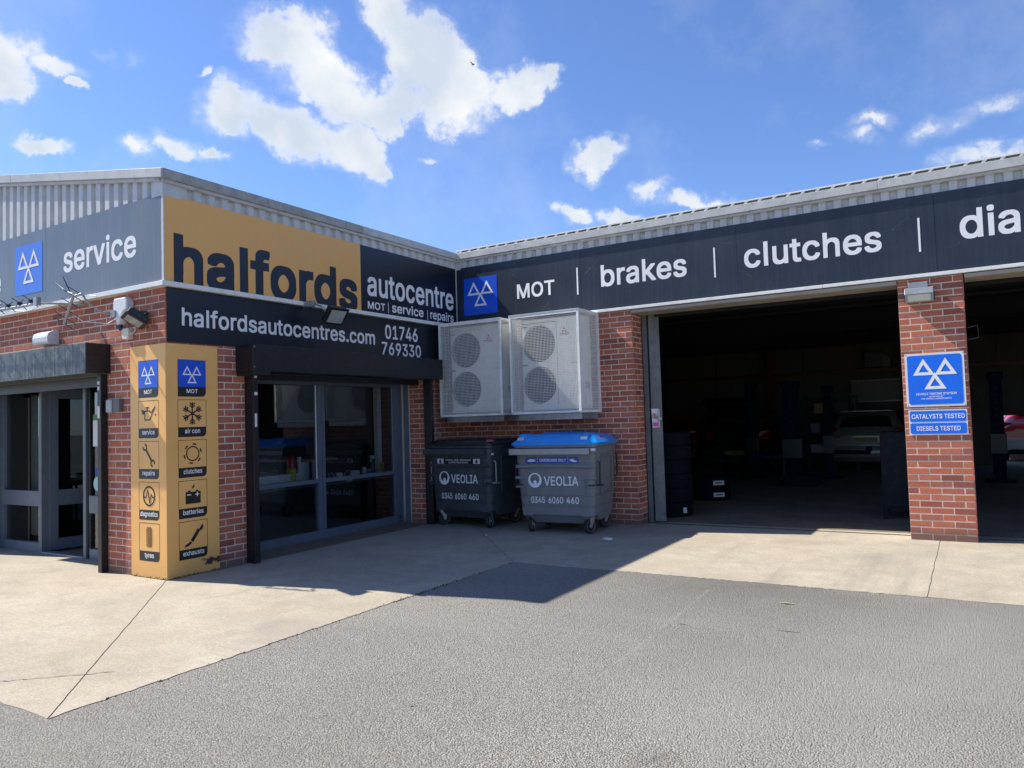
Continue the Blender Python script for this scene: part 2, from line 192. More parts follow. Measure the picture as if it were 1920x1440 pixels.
y 389 38,-155,62,-159,120,-159,134,-157,152,-151,173,-138,189,-124,201,-108,225,-56,381,352,385,366,384,392,294,393,290,391,197,128,194,126,98,392,4,392,3,366,5,358,143,0,137,-24,127,-46,107,-68,92,-75,48,-74,33,-124,33,-150
| 230 77,-178,151,-178,154,-175,154,447,156,453,156,579,154,585,154,683,151,686,77,688,74,685,74,-175"""
GLYPHS_MEDIUM = r"""- 453 106,183,109,180,341,180,344,183,346,245,341,252,109,252,106,249
0 453 235,451,267,439,285,425,312,386,322,360,332,312,336,274,336,234,332,196,324,156,316,132,296,96,278,78,253,63,237,59,217,59,201,63,171,82,156,98,138,130,130,152,120,202,118,288,130,356,136,374,155,409,175,431,189,441,217,451;195,523,157,513,137,503,114,486,90,460,66,418,50,368,42,318,42,190,50,140,66,90,90,48,113,23,137,5,169,-9,203,-15,251,-15,301,-3,334,18,365,51,386,88,400,128,410,182,412,308,404,362,394,400,374,444,347,479,313,505,279,519,257,523
1 453 397,-7,400,35,400,57,397,62,287,62,284,65,283,515,223,518,189,516,78,435,78,353,81,350,95,350,197,426,204,427,204,65,201,62,69,61,69,-7
2 453 57,-7,395,-7,398,59,395,64,235,64,178,67,182,75,306,205,347,254,368,285,386,329,388,341,388,401,380,433,358,469,336,491,305,510,283,518,249,524,201,524,167,518,137,506,100,479,78,451,68,431,58,387,58,357,61,354,135,355,138,385,146,405,156,419,177,438,193,446,219,452,255,446,283,430,304,405,312,367,306,341,294,317,273,288,56,55
3 453 63,516,63,444,266,442,148,306,148,242,151,239,221,239,251,233,273,223,292,208,310,186,320,156,320,134,316,118,304,96,277,73,235,59,203,59,171,67,143,85,130,100,122,116,117,138,43,141,36,136,36,116,42,86,54,60,71,39,99,15,135,-3,175,-13,261,-13,307,-1,331,11,368,44,392,84,400,116,400,176,396,194,374,238,344,268,311,287,293,293,248,300,380,452,379,516
4 453 315,516,249,518,237,514,32,165,32,99,35,96,273,95,274,-5,277,-8,349,-7,351,97,417,96,420,99,421,168,417,170,353,170,350,173,352,307,349,325,275,325,273,171,129,172,126,175,314,491,318,501,318,513
5 453 373,516,89,516,60,276,61,246,103,239,135,239,165,257,197,267,223,269,243,265,275,249,297,227,312,202,320,168,316,136,297,97,271,73,255,65,231,59,209,59,191,63,164,78,142,102,129,136,83,139,53,136,52,114,56,92,74,52,104,20,139,-1,161,-9,195,-15,245,-15,297,-3,315,5,347,29,366,50,386,84,398,128,398,198,384,248,358,288,323,319,299,331,271,339,199,341,173,335,149,323,146,326,159,442,373,444
6 453 329,516,247,517,242,514,110,320,74,254,62,220,56,186,56,136,68,82,85,51,111,23,133,7,169,-9,201,-15,251,-15,297,-5,333,15,354,34,374,60,392,102,396,124,394,202,386,232,374,256,360,274,335,297,291,317,269,321,208,322,330,500;217,57,187,67,155,95,138,126,134,144,134,172,144,204,169,235,195,251,231,257,245,255,269,245,295,223,316,182,318,144,312,120,304,104,283,79,253,61,235,57
7 453 91,-7,173,-7,398,439,400,511,397,516,89,518,55,515,54,447,57,444,305,444,308,441,90,11
8 453 259,523,181,521,147,511,121,497,101,481,80,456,70,436,62,402,62,358,70,326,80,306,96,286,121,266,96,252,74,230,54,198,44,158,44,112,48,90,68,50,96,22,135,-1,181,-13,271,-13,307,-5,341,11,363,27,384,50,400,78,408,108,408,164,400,194,378,230,356,252,331,266,359,289,372,306,386,338,390,358,390,402,384,430,363,467,340,490,305,511;124,132,126,158,134,176,146,192,163,207,185,219,219,227,255,223,290,206,306,192,318,176,328,148,328,132,322,110,301,83,271,65,235,57,219,57,187,63,175,67,153,81,132,106;310,384,308,356,292,328,269,309,239,299,211,299,191,305,173,315,152,338,142,366,144,394,158,420,179,439,215,451,237,451,255,447,279,435,302,410
9 453 123,-7,205,-8,210,-5,348,197,378,253,390,287,396,317,396,381,384,427,361,466,339,488,323,500,283,518,251,524,203,524,177,520,149,510,120,493,94,469,78,447,62,411,56,377,58,311,70,269,95,232,121,210,155,194,183,188,244,187,122,9;221,452,257,446,283,430,308,397,318,365,318,337,314,319,297,288,279,270,267,262,235,252,207,254,179,266,169,274,150,295,140,315,134,339,134,363,138,381,155,414,187,442
A 480 203,518,193,515,190,511,14,27,8,7,9,-7,93,-7,143,133,333,134,338,131,387,-7,469,-7,470,13,286,513,281,516;239,417,310,209,307,206,187,206,170,209
B 456 53,515,53,-7,279,-8,327,0,365,16,389,34,410,61,422,91,426,113,426,161,422,185,412,209,399,228,381,246,347,265,383,294,398,317,404,337,406,397,402,419,388,453,365,480,347,494,323,506,291,514,111,518;133,67,132,177,135,221,225,224,275,220,299,210,313,200,329,184,342,161,346,145,346,129,342,115,325,90,299,74,265,66,233,64;133,295,132,399,135,443,261,442,291,432,318,405,328,375,326,357,313,330,289,308,267,298,227,292
C 510 385,497,335,517,303,523,231,523,191,515,149,497,105,462,82,436,56,390,38,334,32,288,34,200,46,144,68,94,92,60,120,32,167,3,211,-11,241,-15,295,-15,339,-7,387,13,416,34,439,57,464,96,480,142,479,166,409,169,398,164,394,146,375,113,339,81,313,69,289,63,259,61,235,65,193,83,179,93,156,116,130,158,116,204,112,230,112,278,120,322,132,356,151,387,171,409,199,429,225,441,253,447,283,447,321,437,344,424,373,399,392,368,401,340,459,339,479,342,480,362,476,380,466,408,452,434,440,450,413,477
D 502 135,443,233,444,289,432,313,420,341,398,362,371,376,343,390,281,390,229,380,179,366,145,344,115,313,90,289,78,237,66,143,64,133,67,132,371;53,-7,251,-8,311,2,355,20,384,39,406,59,428,87,450,129,466,189,470,223,470,287,466,321,450,381,432,417,410,447,369,482,329,502,267,516,61,518,53,515
E 419 381,-8,384,-3,384,59,381,64,205,66,135,64,132,67,132,175,135,219,297,222,359,220,362,223,364,255,364,283,359,294,133,295,132,399,135,443,377,444,380,447,379,515,143,518,53,515,53,-7
G 520 327,519,303,523,229,523,183,513,141,493,115,473,84,440,56,392,40,344,32,288,32,222,38,174,60,108,87,65,122,30,143,15,171,1,211,-11,241,-15,313,-13,355,-3,393,15,429,43,450,68,472,108,482,142,486,172,486,260,483,263,297,265,275,262,275,192,403,191,406,188,396,146,376,112,345,83,303,65,277,61,247,63,217,71,193,83,179,93,156,116,130,158,120,186,112,230,112,278,116,306,124,336,142,374,158,396,191,425,219,439,251,447,279,447,299,443,323,435,351,417,382,382,401,342,481,342,482,360,470,400,454,430,436,454,418,472,387,495,363,507
H 517 53,-7,131,-7,134,81,132,163,134,221,137,224,383,223,385,-7,463,-7,466,489,463,515,393,518,385,515,384,299,381,296,133,297,134,503,131,515,81,518,61,518,53,515
I 301 276,-7,276,63,220,64,194,66,191,69,191,441,194,444,276,445,276,515,96,518,24,515,24,445,106,444,109,441,111,127,108,65,34,66,24,63,24,-7
L 393 59,518,52,513,53,-7,367,-7,370,37,370,59,367,64,133,65,132,513,129,516
M 628 575,515,481,518,466,513,344,197,315,109,290,185,162,513,157,516,89,518,53,515,53,-7,127,-8,130,-5,131,367,158,291,268,15,276,-5,281,-8,347,-8,352,-5,495,367,496,-5,499,-8,575,-7
N 523 53,-7,129,-8,132,-5,134,281,131,386,190,287,379,-7,469,-7,472,489,469,515,401,518,390,513,391,126,145,515,83,518,53,515
O 533 343,515,303,523,231,523,191,515,149,497,121,477,85,439,66,410,44,358,36,322,32,288,32,222,38,176,50,132,66,98,84,70,119,33,151,11,195,-7,241,-15,293,-15,339,-7,383,11,415,33,449,69,468,98,488,146,500,210,500,298,492,348,482,380,468,410,450,438,413,477,385,497;275,61,237,65,207,75,180,92,165,106,132,152,120,186,112,230,112,278,116,306,132,356,146,380,170,408,191,425,219,439,253,447,281,447,309,441,339,427,370,402,388,380,408,340,416,312,422,270,420,220,412,180,400,150,386,126,357,95,337,81,305,67
P 445 53,-7,131,-7,132,159,135,177,265,178,311,186,343,200,364,215,394,249,408,279,416,315,414,391,402,431,388,455,374,471,343,494,307,510,273,516,73,518,53,515;133,251,133,443,257,442,295,428,314,411,324,397,332,377,336,341,332,319,322,295,301,272,273,256,241,250
R 449 53,515,53,-7,131,-7,132,159,135,189,237,190,345,-7,435,-7,436,7,432,17,330,201,333,206,356,217,383,240,402,269,414,305,416,319,416,385,408,421,391,454,367,480,351,492,327,504,289,514,109,518;133,443,243,444,277,438,304,423,322,405,330,389,336,365,336,337,332,321,321,300,297,278,273,268,253,264,141,262,133,265
S 447 289,519,265,523,191,523,135,509,99,489,76,468,60,446,48,416,44,394,46,336,60,302,87,273,107,259,149,239,251,211,297,193,323,173,334,156,338,142,336,126,330,112,305,83,265,63,233,57,215,57,177,65,155,75,139,87,118,116,111,144,31,144,30,122,36,92,59,47,75,29,99,11,123,-1,153,-11,195,-17,253,-17,285,-13,319,-3,357,17,386,44,402,68,412,94,416,116,416,162,412,186,400,212,371,243,319,273,177,315,153,329,138,342,126,360,124,384,138,412,154,428,175,441,217,451,233,451,263,445,296,428,318,406,328,382,329,370,387,369,407,372,408,402,404,420,394,444,381,463,361,483,339,499
T 449 187,-8,261,-8,264,-5,265,443,423,445,426,489,426,511,423,516,65,518,25,515,25,445,181,444,184,441,184,-5
U 517 53,515,52,147,62,101,82,63,107,34,139,10,183,-8,213,-14,305,-14,353,-2,393,20,426,51,440,69,454,97,464,139,466,497,463,515,395,518,384,513,386,239,384,165,376,135,360,107,339,86,321,74,283,62,249,60,211,68,180,85,158,107,148,121,136,151,132,173,131,515,81,518
V 480 9,515,10,493,194,-5,199,-8,285,-8,466,485,470,499,469,515,397,518,387,515,384,511,241,91,202,211,94,513,89,516,39,518
W 686 677,515,625,518,595,515,493,114,490,115,468,215,390,513,385,516,329,518,298,515,193,113,92,513,87,516,37,518,9,515,8,501,12,483,147,-7,235,-8,240,-3,343,380,447,-7,537,-7,674,483,678,501
Y 472 197,-8,275,-7,276,201,460,495,462,501,461,515,383,518,371,514,237,291,100,515,39,518,19,518,11,515,10,497,194,203,194,-5
Z 438 33,515,32,447,35,444,300,443,34,55,35,-7,405,-7,408,37,408,59,405,64,138,65,402,449,406,493,403,515,135,518"""
GLYPHS_HEAVY = r"""a 389 248,146,244,132,236,116,228,106,216,94,191,79,171,74,157,77,140,86,128,98,124,104,127,111,137,121,153,131,171,137,203,143,231,145,237,147,247,148;361,-26,362,156,364,162,362,304,358,324,352,340,335,367,315,385,289,399,247,409,143,409,131,407,93,397,73,387,52,372,32,350,24,338,16,320,16,268,19,263,71,249,125,249,138,268,156,286,175,297,195,303,209,299,230,286,240,274,244,266,243,264,237,259,213,253,139,245,95,237,71,229,47,217,29,203,16,186,10,174,4,148,4,68,6,56,10,40,27,11,45,-7,59,-17,87,-29,119,-35,201,-35,225,-31,247,-23,249,-22,253,-27
d 424 203,76,185,82,174,89,158,103,146,119,140,129,128,161,124,181,124,199,134,237,151,266,169,284,177,290,187,296,205,301,229,292,244,281,254,271,266,255,274,239,282,213,284,199,284,179,280,159,272,137,255,108,231,86,219,80;397,533,355,534,349,536,295,536,285,533,283,398,263,406,239,410,153,410,129,406,93,392,72,377,56,361,38,337,28,319,20,299,10,255,10,243,8,237,8,141,10,135,10,123,14,99,22,73,38,39,54,17,71,0,87,-12,111,-24,129,-30,153,-34,237,-34,261,-30,283,-20,285,-20,287,-25,289,-26,397,-25
f 254 57,-26,167,-25,168,297,171,300,195,300,201,302,251,302,254,305,253,405,171,406,170,407,170,413,177,430,186,439,195,444,203,442,253,443,268,491,268,545,263,550,231,556,149,556,127,552,109,546,91,534,71,514,62,499,56,477,53,407,-19,405,-19,301,51,300,54,297,54,-23
h 410 28,533,28,-25,138,-25,139,95,141,101,141,223,143,235,151,257,168,278,184,290,210,300,228,294,245,281,255,269,265,249,269,231,270,-25,382,-25,383,287,377,323,363,355,353,369,340,382,324,394,312,400,282,408,270,410,186,410,142,399,141,521,138,533,98,534,92,536,36,536
l 193 38,-26,155,-26,155,536,38,536
o 415 323,-12,353,13,376,41,394,77,404,117,406,131,406,245,398,287,382,325,368,347,356,361,338,377,323,388,303,398,277,406,251,410,163,410,131,404,113,398,93,388,67,368,57,358,38,333,22,301,16,283,10,253,10,241,8,235,8,141,10,135,10,123,16,93,22,75,36,47,63,12,87,-8,113,-22,149,-32,163,-34,251,-34,285,-28,303,-22;207,301,221,298,237,290,263,266,280,237,286,219,292,189,284,149,272,123,263,110,237,86,221,78,207,75,189,80,175,88,151,112,134,141,124,179,124,195,130,223,136,239,150,263,175,288,189,296
r 259 28,-25,138,-25,139,101,141,107,141,229,143,239,153,261,163,273,176,284,190,292,210,298,216,296,268,297,268,409,168,410,140,400,134,406,28,405
s 365 63,-12,93,-26,137,-34,227,-34,233,-32,243,-32,283,-22,309,-8,332,13,344,29,352,45,356,63,356,151,352,167,339,190,324,205,297,222,263,234,191,250,167,258,152,267,143,277,157,292,173,300,189,304,215,292,232,273,243,252,301,252,349,265,350,317,344,335,338,347,322,369,312,379,297,390,265,404,231,410,143,410,137,408,127,408,97,400,75,390,53,374,34,351,26,335,22,317,22,229,28,207,37,192,56,173,89,154,105,148,205,124,222,115,233,103,221,90,213,84,189,74,177,74,159,80,147,88,132,103,122,123,122,129,119,132,63,132,15,122,11,119,10,67,14,49,22,31,37,10"""
# ---------------------------------------------------------------- glyph outlines (cubic, thousandths): char advance co,co,left,left,right,right...
GLS = {}
for key_, blk_ in (('b', GLYPHS_BOLD), ('m', GLYPHS_MEDIUM), ('h', GLYPHS_HEAVY)):
    GLS[key_] = {}
    for ln_ in blk_.split('\n'):
        ch_, w_, rest_ = ln_.split(' ', 2)
        GLS[key_][ch_] = (int(w_)/1000, [[(int(a_)/1000, int(b_)/1000) for a_, b_ in zip(s_.split(',')[::2], s_.split(',')[1::2])] for s_ in rest_.split(';')])
WOFF = {'b': .014, 'm': .008, 'h': .026}
def gtop(ch, wt): return max(p[1] for s in GLS[wt][ch][1] for p in s)

# ---------------------------------------------------------------- objects
def empty(name, loc=(0, 0, 0), rotz=0, parent=None):
    o = bpy.data.objects.new(name, None); col.objects.link(o); o.location = loc; o.rotation_euler = (0, 0, rotz)
    o.empty_display_size = .1
    if parent: o.parent = parent
    return o
def tag(o, label=None, cat=None, group=None, kind=None):
    if label: o['label'] = label
    if cat: o['category'] = cat
    if group: o['group'] = group
    if kind: o['kind'] = kind
    return o
def thing(name, label, cat, loc=(0, 0, 0), rotz=0, group=None):
    return tag(empty(name, loc, rotz), label, cat, group)
def copy_tree(o, parent=None):
    kids = [c for c in bpy.data.objects if c.parent == o]
    c = o.copy(); col.objects.link(c)
    if parent: c.parent = parent
    for k in kids: copy_tree(k, c)
    return c

class MB:
    def __init__(s): s.v = []; s.f = []; s.m = []; s.sm = []
    def add(s, vs, fs, mi=0, smooth=False):
        b = len(s.v); s.v += [tuple(v) for v in vs]
        for f in fs: s.f.append(tuple(b+i for i in f)); s.m.append(mi); s.sm.append(smooth)
        return s
    def box(s, x0, x1, y0, y1, z0, z1, mi=0):
        vs = [(x0,y0,z0),(x1,y0,z0),(x1,y1,z0),(x0,y1,z0),(x0,y0,z1),(x1,y0,z1),(x1,y1,z1),(x0,y1,z1)]
        return s.add(vs, [(0,3,2,1),(4,5,6,7),(0,1,5,4),(1,2,6,5),(2,3,7,6),(3,0,4,7)], mi)
    def cbox(s, c, size, rot=(0, 0, 0), mi=0):
        m = Euler(rot).to_matrix(); c = Vector(c); x, y, z = [v/2 for v in size]
        vs = [c+m@Vector(p) for p in ((-x,-y,-z),(x,-y,-z),(x,y,-z),(-x,y,-z),(-x,-y,z),(x,-y,z),(x,y,z),(-x,y,z))]
        return s.add(vs, [(0,3,2,1),(4,5,6,7),(0,1,5,4),(1,2,6,5),(2,3,7,6),(3,0,4,7)], mi)
    def quad(s, a, b, c, d, mi=0): return s.add([a, b, c, d], [(0, 1, 2, 3)], mi)
    def prism(s, pts, axis, a0, a1, mi=0, smooth=False):
        # pts 2d in the two other axes (x,y,z order without axis)
        def P(p, a):
            return {'x': (a, p[0], p[1]), 'y': (p[0], a, p[1]), 'z': (p[0], p[1], a)}[axis]
        n = len(pts); vs = [P(p, a0) for p in pts]+[P(p, a1) for p in pts]
        fs = [tuple(range(n-1, -1, -1)), tuple(range(n, 2*n))]
        s.add(vs, fs, mi); s.add(vs, [(i, (i+1) % n, n+(i+1) % n, n+i) for i in range(n)], mi, smooth)
        return s
    def loft(s, secs, mi=0, smooth=True, cap0=True, cap1=True, closed=True):
        n = len(secs[0]); vs = [p for sec in secs for p in sec]; fs = []
        for k in range(len(secs)-1):
            for i in range(n if closed else n-1):
                j = (i+1) % n; fs.append((k*n+i, k*n+j, (k+1)*n+j, (k+1)*n+i))
        s.add(vs, fs, mi, smooth)
        if cap0: s.add(secs[0], [tuple(range(n-1, -1, -1))], mi)
        if cap1: s.add(secs[-1], [tuple(range(n))], mi)
        return s
    def ring(s, c, r, axis, n=16):
        a, b = {'x': ((0,1,0),(0,0,1)), 'y': ((0,0,1),(1,0,0)), 'z': ((1,0,0),(0,1,0))}[axis]
        a = Vector(a); b = Vector(b); c = Vector(c)
        return [c+a*(r*math.cos(2*math.pi*i/n))+b*(r*math.sin(2*math.pi*i/n)) for i in range(n)]
    def cyl(s, c0, c1, r0, r1=None, n=16, mi=0, smooth=True, caps=True):
        r1 = r0 if r1 is None else r1; c0 = Vector(c0); c1 = Vector(c1); d = (c1-c0).normalized()
        a = d.orthogonal().normalized(); b = d.cross(a)
        ra = [c0+a*(r0*math.cos(2*math.pi*i/n))+b*(r0*math.sin(2*math.pi*i/n)) for i in range(n)]
        rb = [c1+a*(r1*math.cos(2*math.pi*i/n))+b*(r1*math.sin(2*math.pi*i/n)) for i in range(n)]
        return s.loft([ra, rb], mi, smooth, caps, caps)
    def tube(s, pts, r, n=8, mi=0):
        pts = [Vector(p) for p in pts]; secs = []
        for i, p in enumerate(pts):
            d = (pts[min(i+1, len(pts)-1)]-pts[max(i-1, 0)]).normalized()
            a = d.cross(Vector((.123, .34, .93))).normalized(); b = d.cross(a)
            secs.append([p+a*(r*math.cos(2*math.pi*k/n))+b*(r*math.sin(2*math.pi*k/n)) for k in range(n)])
        return s.loft(secs, mi)
    def revolve(s, prof, c, axis='z', n=24, mi=0, smooth=True):
        # prof: (r, h) along axis
        secs = []
        for r, h in prof:
            off = {'x': (h,0,0), 'y': (0,h,0), 'z': (0,0,h)}[axis]
            secs.append(s.ring(Vector(c)+Vector(off), r, axis, n))
        return s.loft(secs, mi, smooth)
    def build(s, name, mats, parent=None, bevel=0, loc=None, rotz=None, recalc=True, tone=None):
        me = bpy.data.meshes.new(name)
        me.from_pydata([tuple(v) for v in s.v], [], s.f)
        if not isinstance(mats, (list, tuple)): mats = [mats]
        for m in mats: me.materials.append(m)
        me.polygons.foreach_set('material_index', s.m); me.polygons.foreach_set('use_smooth', s.sm)
        if recalc or bevel:
            bm = bmesh.new(); bm.from_mesh(me)
            if bevel:
                bmesh.ops.remove_doubles(bm, verts=bm.verts, dist=1e-6)
            bmesh.ops.recalc_face_normals(bm, faces=bm.faces)
            if bevel:
                ed = [e for e in bm.edges if len(e.link_faces) == 2 and e.calc_face_angle(0) > .5]
                bmesh.ops.bevel(bm, geom=ed, offset=bevel, segments=2, affect='EDGES', profile=.5)
            bm.to_mesh(me); bm.free()
        if any(s.sm): me.set_sharp_from_angle(angle=R(34))
        if tone is not None:
            at = me.attributes.new('tone', 'FLOAT', 'FACE'); at.data.foreach_set('value', tone)
        o = bpy.data.objects.new(name, me); col.objects.link(o)
        if parent: o.parent = parent
        if loc: o.location = loc
        if rotz: o.rotation_euler = (0, 0, rotz)
        return o
def one(name, mats, parent, *box, bevel=0):
    return MB().box(*box).build(name, mats, parent, bevel)

# ---------------------------------------------------------------- lettering
_gm = {}
def glyph_shape(ch, wt):
    if (ch, wt) not in _gm:
        cu = bpy.data.curves.new('outline', 'CURVE'); cu.dimensions = '2D'; cu.fill_mode = 'BOTH'
        for sp in GLS[wt][ch][1]:
            q = cu.splines.new('POLY'); q.points.add(len(sp)-1); q.use_cyclic_u = True
            for bp, n in zip(q.points, sp): bp.co = (n[0], n[1], 0, 1)
        ob = bpy.data.objects.new('outline', cu); col.objects.link(ob)
        dg = bpy.context.evaluated_depsgraph_get(); dg.update()
        me = bpy.data.meshes.new_from_object(ob.evaluated_get(dg))
        _gm[ch, wt] = ([tuple(v.co) for v in me.vertices], [tuple(p.vertices) for p in me.polygons])
        bpy.data.objects.remove(ob); bpy.data.curves.remove(cu); bpy.data.meshes.remove(me)
    return _gm[ch, wt]
def glyph_mesh(s, wt='b', track=0.0):
    mb = MB(); x = 0.0
    for k, ch in enumerate(s):
        if ch == ' ': x += .2+track; continue
        vs, fs = glyph_shape(ch, wt)
        mb.add([(v[0]+x, v[1], .001*(k % 2)) for v in vs], fs)
        x += GLS[wt][ch][0]+WOFF[wt]*(.45 if wt != 'm' else 1.0)+track
    me = bpy.data.meshes.new('lettering'); me.from_pydata(mb.v, [], mb.f)
    return me
def text(parent, s, x0, x1, zb, h, ref, m, y=-.0016, bold=.02, name='lettering', track=0.0, center=None, res=4, wt=None):
    """flat vinyl lettering on the local XZ plane of parent, facing local -Y"""
    wt = wt or ('b' if bold > .011 else 'm')
    me = glyph_mesh(s, wt, track)
    xs = [v.co.x for v in me.vertices]; mn, mx = min(xs), max(xs)
    sz = h/gtop(ref, wt)
    sx = sz if x1 is None else (x1-x0)/(mx-mn)
    for v in me.vertices:
        v.co = ((v.co.x-mn)*sx+x0, y-v.co.z*.3, zb+v.co.y*sz)
    me.materials.clear(); me.materials.append(m); me.name = name
    bm = bmesh.new(); bm.from_mesh(me)
    for f in bm.faces:
        if f.normal.y > 0: f.normal_flip()
    bm.to_mesh(me); bm.free()
    o = bpy.data.objects.new(name, me); col.objects.link(o); o.parent = parent
    return o
def flat(name, polys, m, parent, y):
    """polys of (x,z) points laid on local plane y, facing -Y"""
    mb = MB()
    for i, p in enumerate(polys):
        a = sum(p[k][0]*p[(k+1) % len(p)][1]-p[(k+1) % len(p)][0]*p[k][1] for k in range(len(p)))
        if a < 0: p = p[::-1]
        mb.add([(q[0], y-.00004*i, q[1]) for q in p], [tuple(range(len(p)))])
    return mb.build(name, m, parent, recalc=False)
def stroke(pts, w, closed=False):
    out = []; n = len(pts)
    for i in range(n if closed else n-1):
        a = Vector(pts[i]); b = Vector(pts[(i+1) % n]); d = (b-a)
        if d.length < 1e-6: continue
        d.normalize(); p = Vector((-d.y, d.x))*w/2; e = d*w*.28
        out.append([tuple(a-e+p), tuple(b+e+p), tuple(b+e-p), tuple(a-e-p)])
    return out
def annulus(cx, cz, r0, r1, n=32, sx=1, dz=0, ri2=None):
    out = []
    for i in range(n):
        a, b = 2*math.pi*i/n, 2*math.pi*(i+1)/n
        out.append([(cx+sx*r0*math.cos(a), cz+dz+r0*math.sin(a)), (cx+sx*r1*math.cos(a), cz+r1*math.sin(a)), (cx+sx*r1*math.cos(b), cz+r1*math.sin(b)), (cx+sx*r0*math.cos(b), cz+dz+r0*math.sin(b))])
    return out
def disc(cx, cz, r, n=24, sx=1): return [(cx+sx*r*math.cos(2*math.pi*i/n), cz+r*math.sin(2*math.pi*i/n)) for i in range(n)]
def rrect(x0, x1, z0, z1, r, n=5, corners=(1, 1, 1, 1)):
    # corners: bl, br, tr, tl
    out = []
    for k, (cx, cz, a0) in enumerate(((x0+r, z0+r, 180), (x1-r, z0+r, 270), (x1-r, z1-r, 0), (x0+r, z1-r, 90))):
        if corners[k]:
            for i in range(n+1):
                a = R(a0+90*i/n); out.append((cx+r*math.cos(a), cz+r*math.sin(a)))
        else: out.append(((x0, z0), (x1, z0), (x1, z1), (x0, z1))[k])
    return out
def tri_logo(cx, cz, w, st=.15):
    """three outlined triangles: w = overall width"""
    a = w/2; h = a*.866; out = []
    for k, (x, z) in enumerate(((cx-a/2, cz-.06*a), (cx+a/2, cz-.06*a), (cx, cz-h+.07*a))):
        o = [(x-a/2, z), (x+a/2, z), (x, z+h)]; c = (x, z+h/3)
        f = 1-st*4.2
        i_ = [(c[0]+(p[0]-c[0])*f, c[1]+(p[1]-c[1])*f) for p in o]
        for j in range(3):
            out.append([o[j], o[(j+1) % 3], i_[(j+1) % 3], i_[j]])
    return out

# ---------------------------------------------------------------- materials
def new_mat(name):
    m = bpy.data.materials.new(name); m.use_nodes = True
    nt = m.node_tree; b = nt.nodes['Principled BSDF']; return m, nt, b
class NT:
    def __init__(s, nt): s.nt = nt; s.N = nt.nodes; s.L = nt.links
    def noise(s, vec, scale, detail=4, rough=.55, dist=0):
        n = s.N.new('ShaderNodeTexNoise'); n.inputs['Scale'].default_value = scale; n.inputs['Detail'].default_value = detail
        n.inputs['Roughness'].default_value = rough; n.inputs['Distortion'].default_value = dist
        s.L.new(vec, n.inputs['Vector']); return n.outputs['Fac']
    def vor(s, vec, scale, out='Distance', feature='F1'):
        n = s.N.new('ShaderNodeTexVoronoi'); n.feature = feature; n.inputs['Scale'].default_value = scale
        s.L.new(vec, n.inputs['Vector']); return n.outputs[out]
    def coord(s, kind='Object'): return s.N.new('ShaderNodeTexCoord').outputs[kind]
    def geo(s): return s.N.new('ShaderNodeNewGeometry').outputs['Position']
    def mapv(s, vec, scale=(1, 1, 1), rot=(0, 0, 0), loc=(0, 0, 0)):
        n = s.N.new('ShaderNodeMapping'); n.inputs['Scale'].default_value = scale; n.inputs['Rotation'].default_value = rot; n.inputs['Location'].default_value = loc
        s.L.new(vec, n.inputs['Vector']); return n.outputs[0]
    def rng(s, v, a, b, c=0, d=1):
        n = s.N.new('ShaderNodeMapRange'); s.L.new(v, n.inputs[0])
        for i, x in enumerate((a, b, c, d)): n.inputs[i+1].default_value = x
        return n.outputs[0]
    def math(s, op, a, b=0, clamp=False):
        n = s.N.new('ShaderNodeMath'); n.operation = op; n.use_clamp = clamp
        for i, x in enumerate((a, b)):
            if isinstance(x, (int, float)): n.inputs[i].default_value = x
            else: s.L.new(x, n.inputs[i])
        return n.outputs[0]
    def mix(s, f, a, b, mode='MIX'):
        n = s.N.new('ShaderNodeMixRGB'); n.blend_type = mode
        for i, x in enumerate((f, a, b)):
            if isinstance(x, (int, float)): n.inputs[i].default_value = x
            elif isinstance(x, tuple): n.inputs[i].default_value = (*x[:3], 1)
            else: s.L.new(x, n.inputs[i])
        return n.outputs[0]
    def bump(s, h, strength=.3, dist=.01):
        n = s.N.new('ShaderNodeBump'); n.inputs['Strength'].default_value = strength; n.inputs['Distance'].default_value = dist
        s.L.new(h, n.inputs['Height']); return n.outputs[0]
    def sep(s, vec):
        n = s.N.new('ShaderNodeSeparateXYZ'); s.L.new(vec, n.inputs[0]); return n.outputs
def basic(name, c, rough=.5, metal=0.0, var=.12, scale=6, dirt=None, dirt_amt=.3, bump=.0, bscale=200, spec=.5, coat=0, streak=0):
    m, nt, b = new_mat(name); t = NT(nt); v = t.coord()
    n = t.noise(v, scale, 6, .6)
    dark = tuple(x*(1-var) for x in c); lite = tuple(min(1, x*(1+var)) for x in c)
    colr = t.mix(t.rng(n, .3, .7), dark, lite)
    if dirt:
        n2 = t.noise(v, scale*2.7, 8, .7); colr = t.mix(t.math('MULTIPLY', t.rng(n2, .5, .75), dirt_amt), colr, dirt)
    if streak:
        n3 = t.noise(t.mapv(v, (40, 40, 1.2)), 1, 4, .6); colr = t.mix(t.math('MULTIPLY', t.rng(n3, .45, .8), streak), colr, dirt or (.4, .4, .38))
    t.L.new(colr, b.inputs['Base Color'])
    b.inputs['Roughness'].default_value = rough; b.inputs['Metallic'].default_value = metal
    b.inputs['Specular IOR Level'].default_value = spec
    b.inputs['Coat Weight'].default_value = coat
    rr = t.math('ADD', t.math('MULTIPLY', t.math('SUBTRACT', t.noise(v, scale*3, 5, .6), .5), .25), rough, True); t.L.new(rr, b.inputs['Roughness'])
    if bump: t.L.new(t.bump(t.noise(v, bscale, 4, .6), bump, .002), b.inputs['Normal'])
    return m
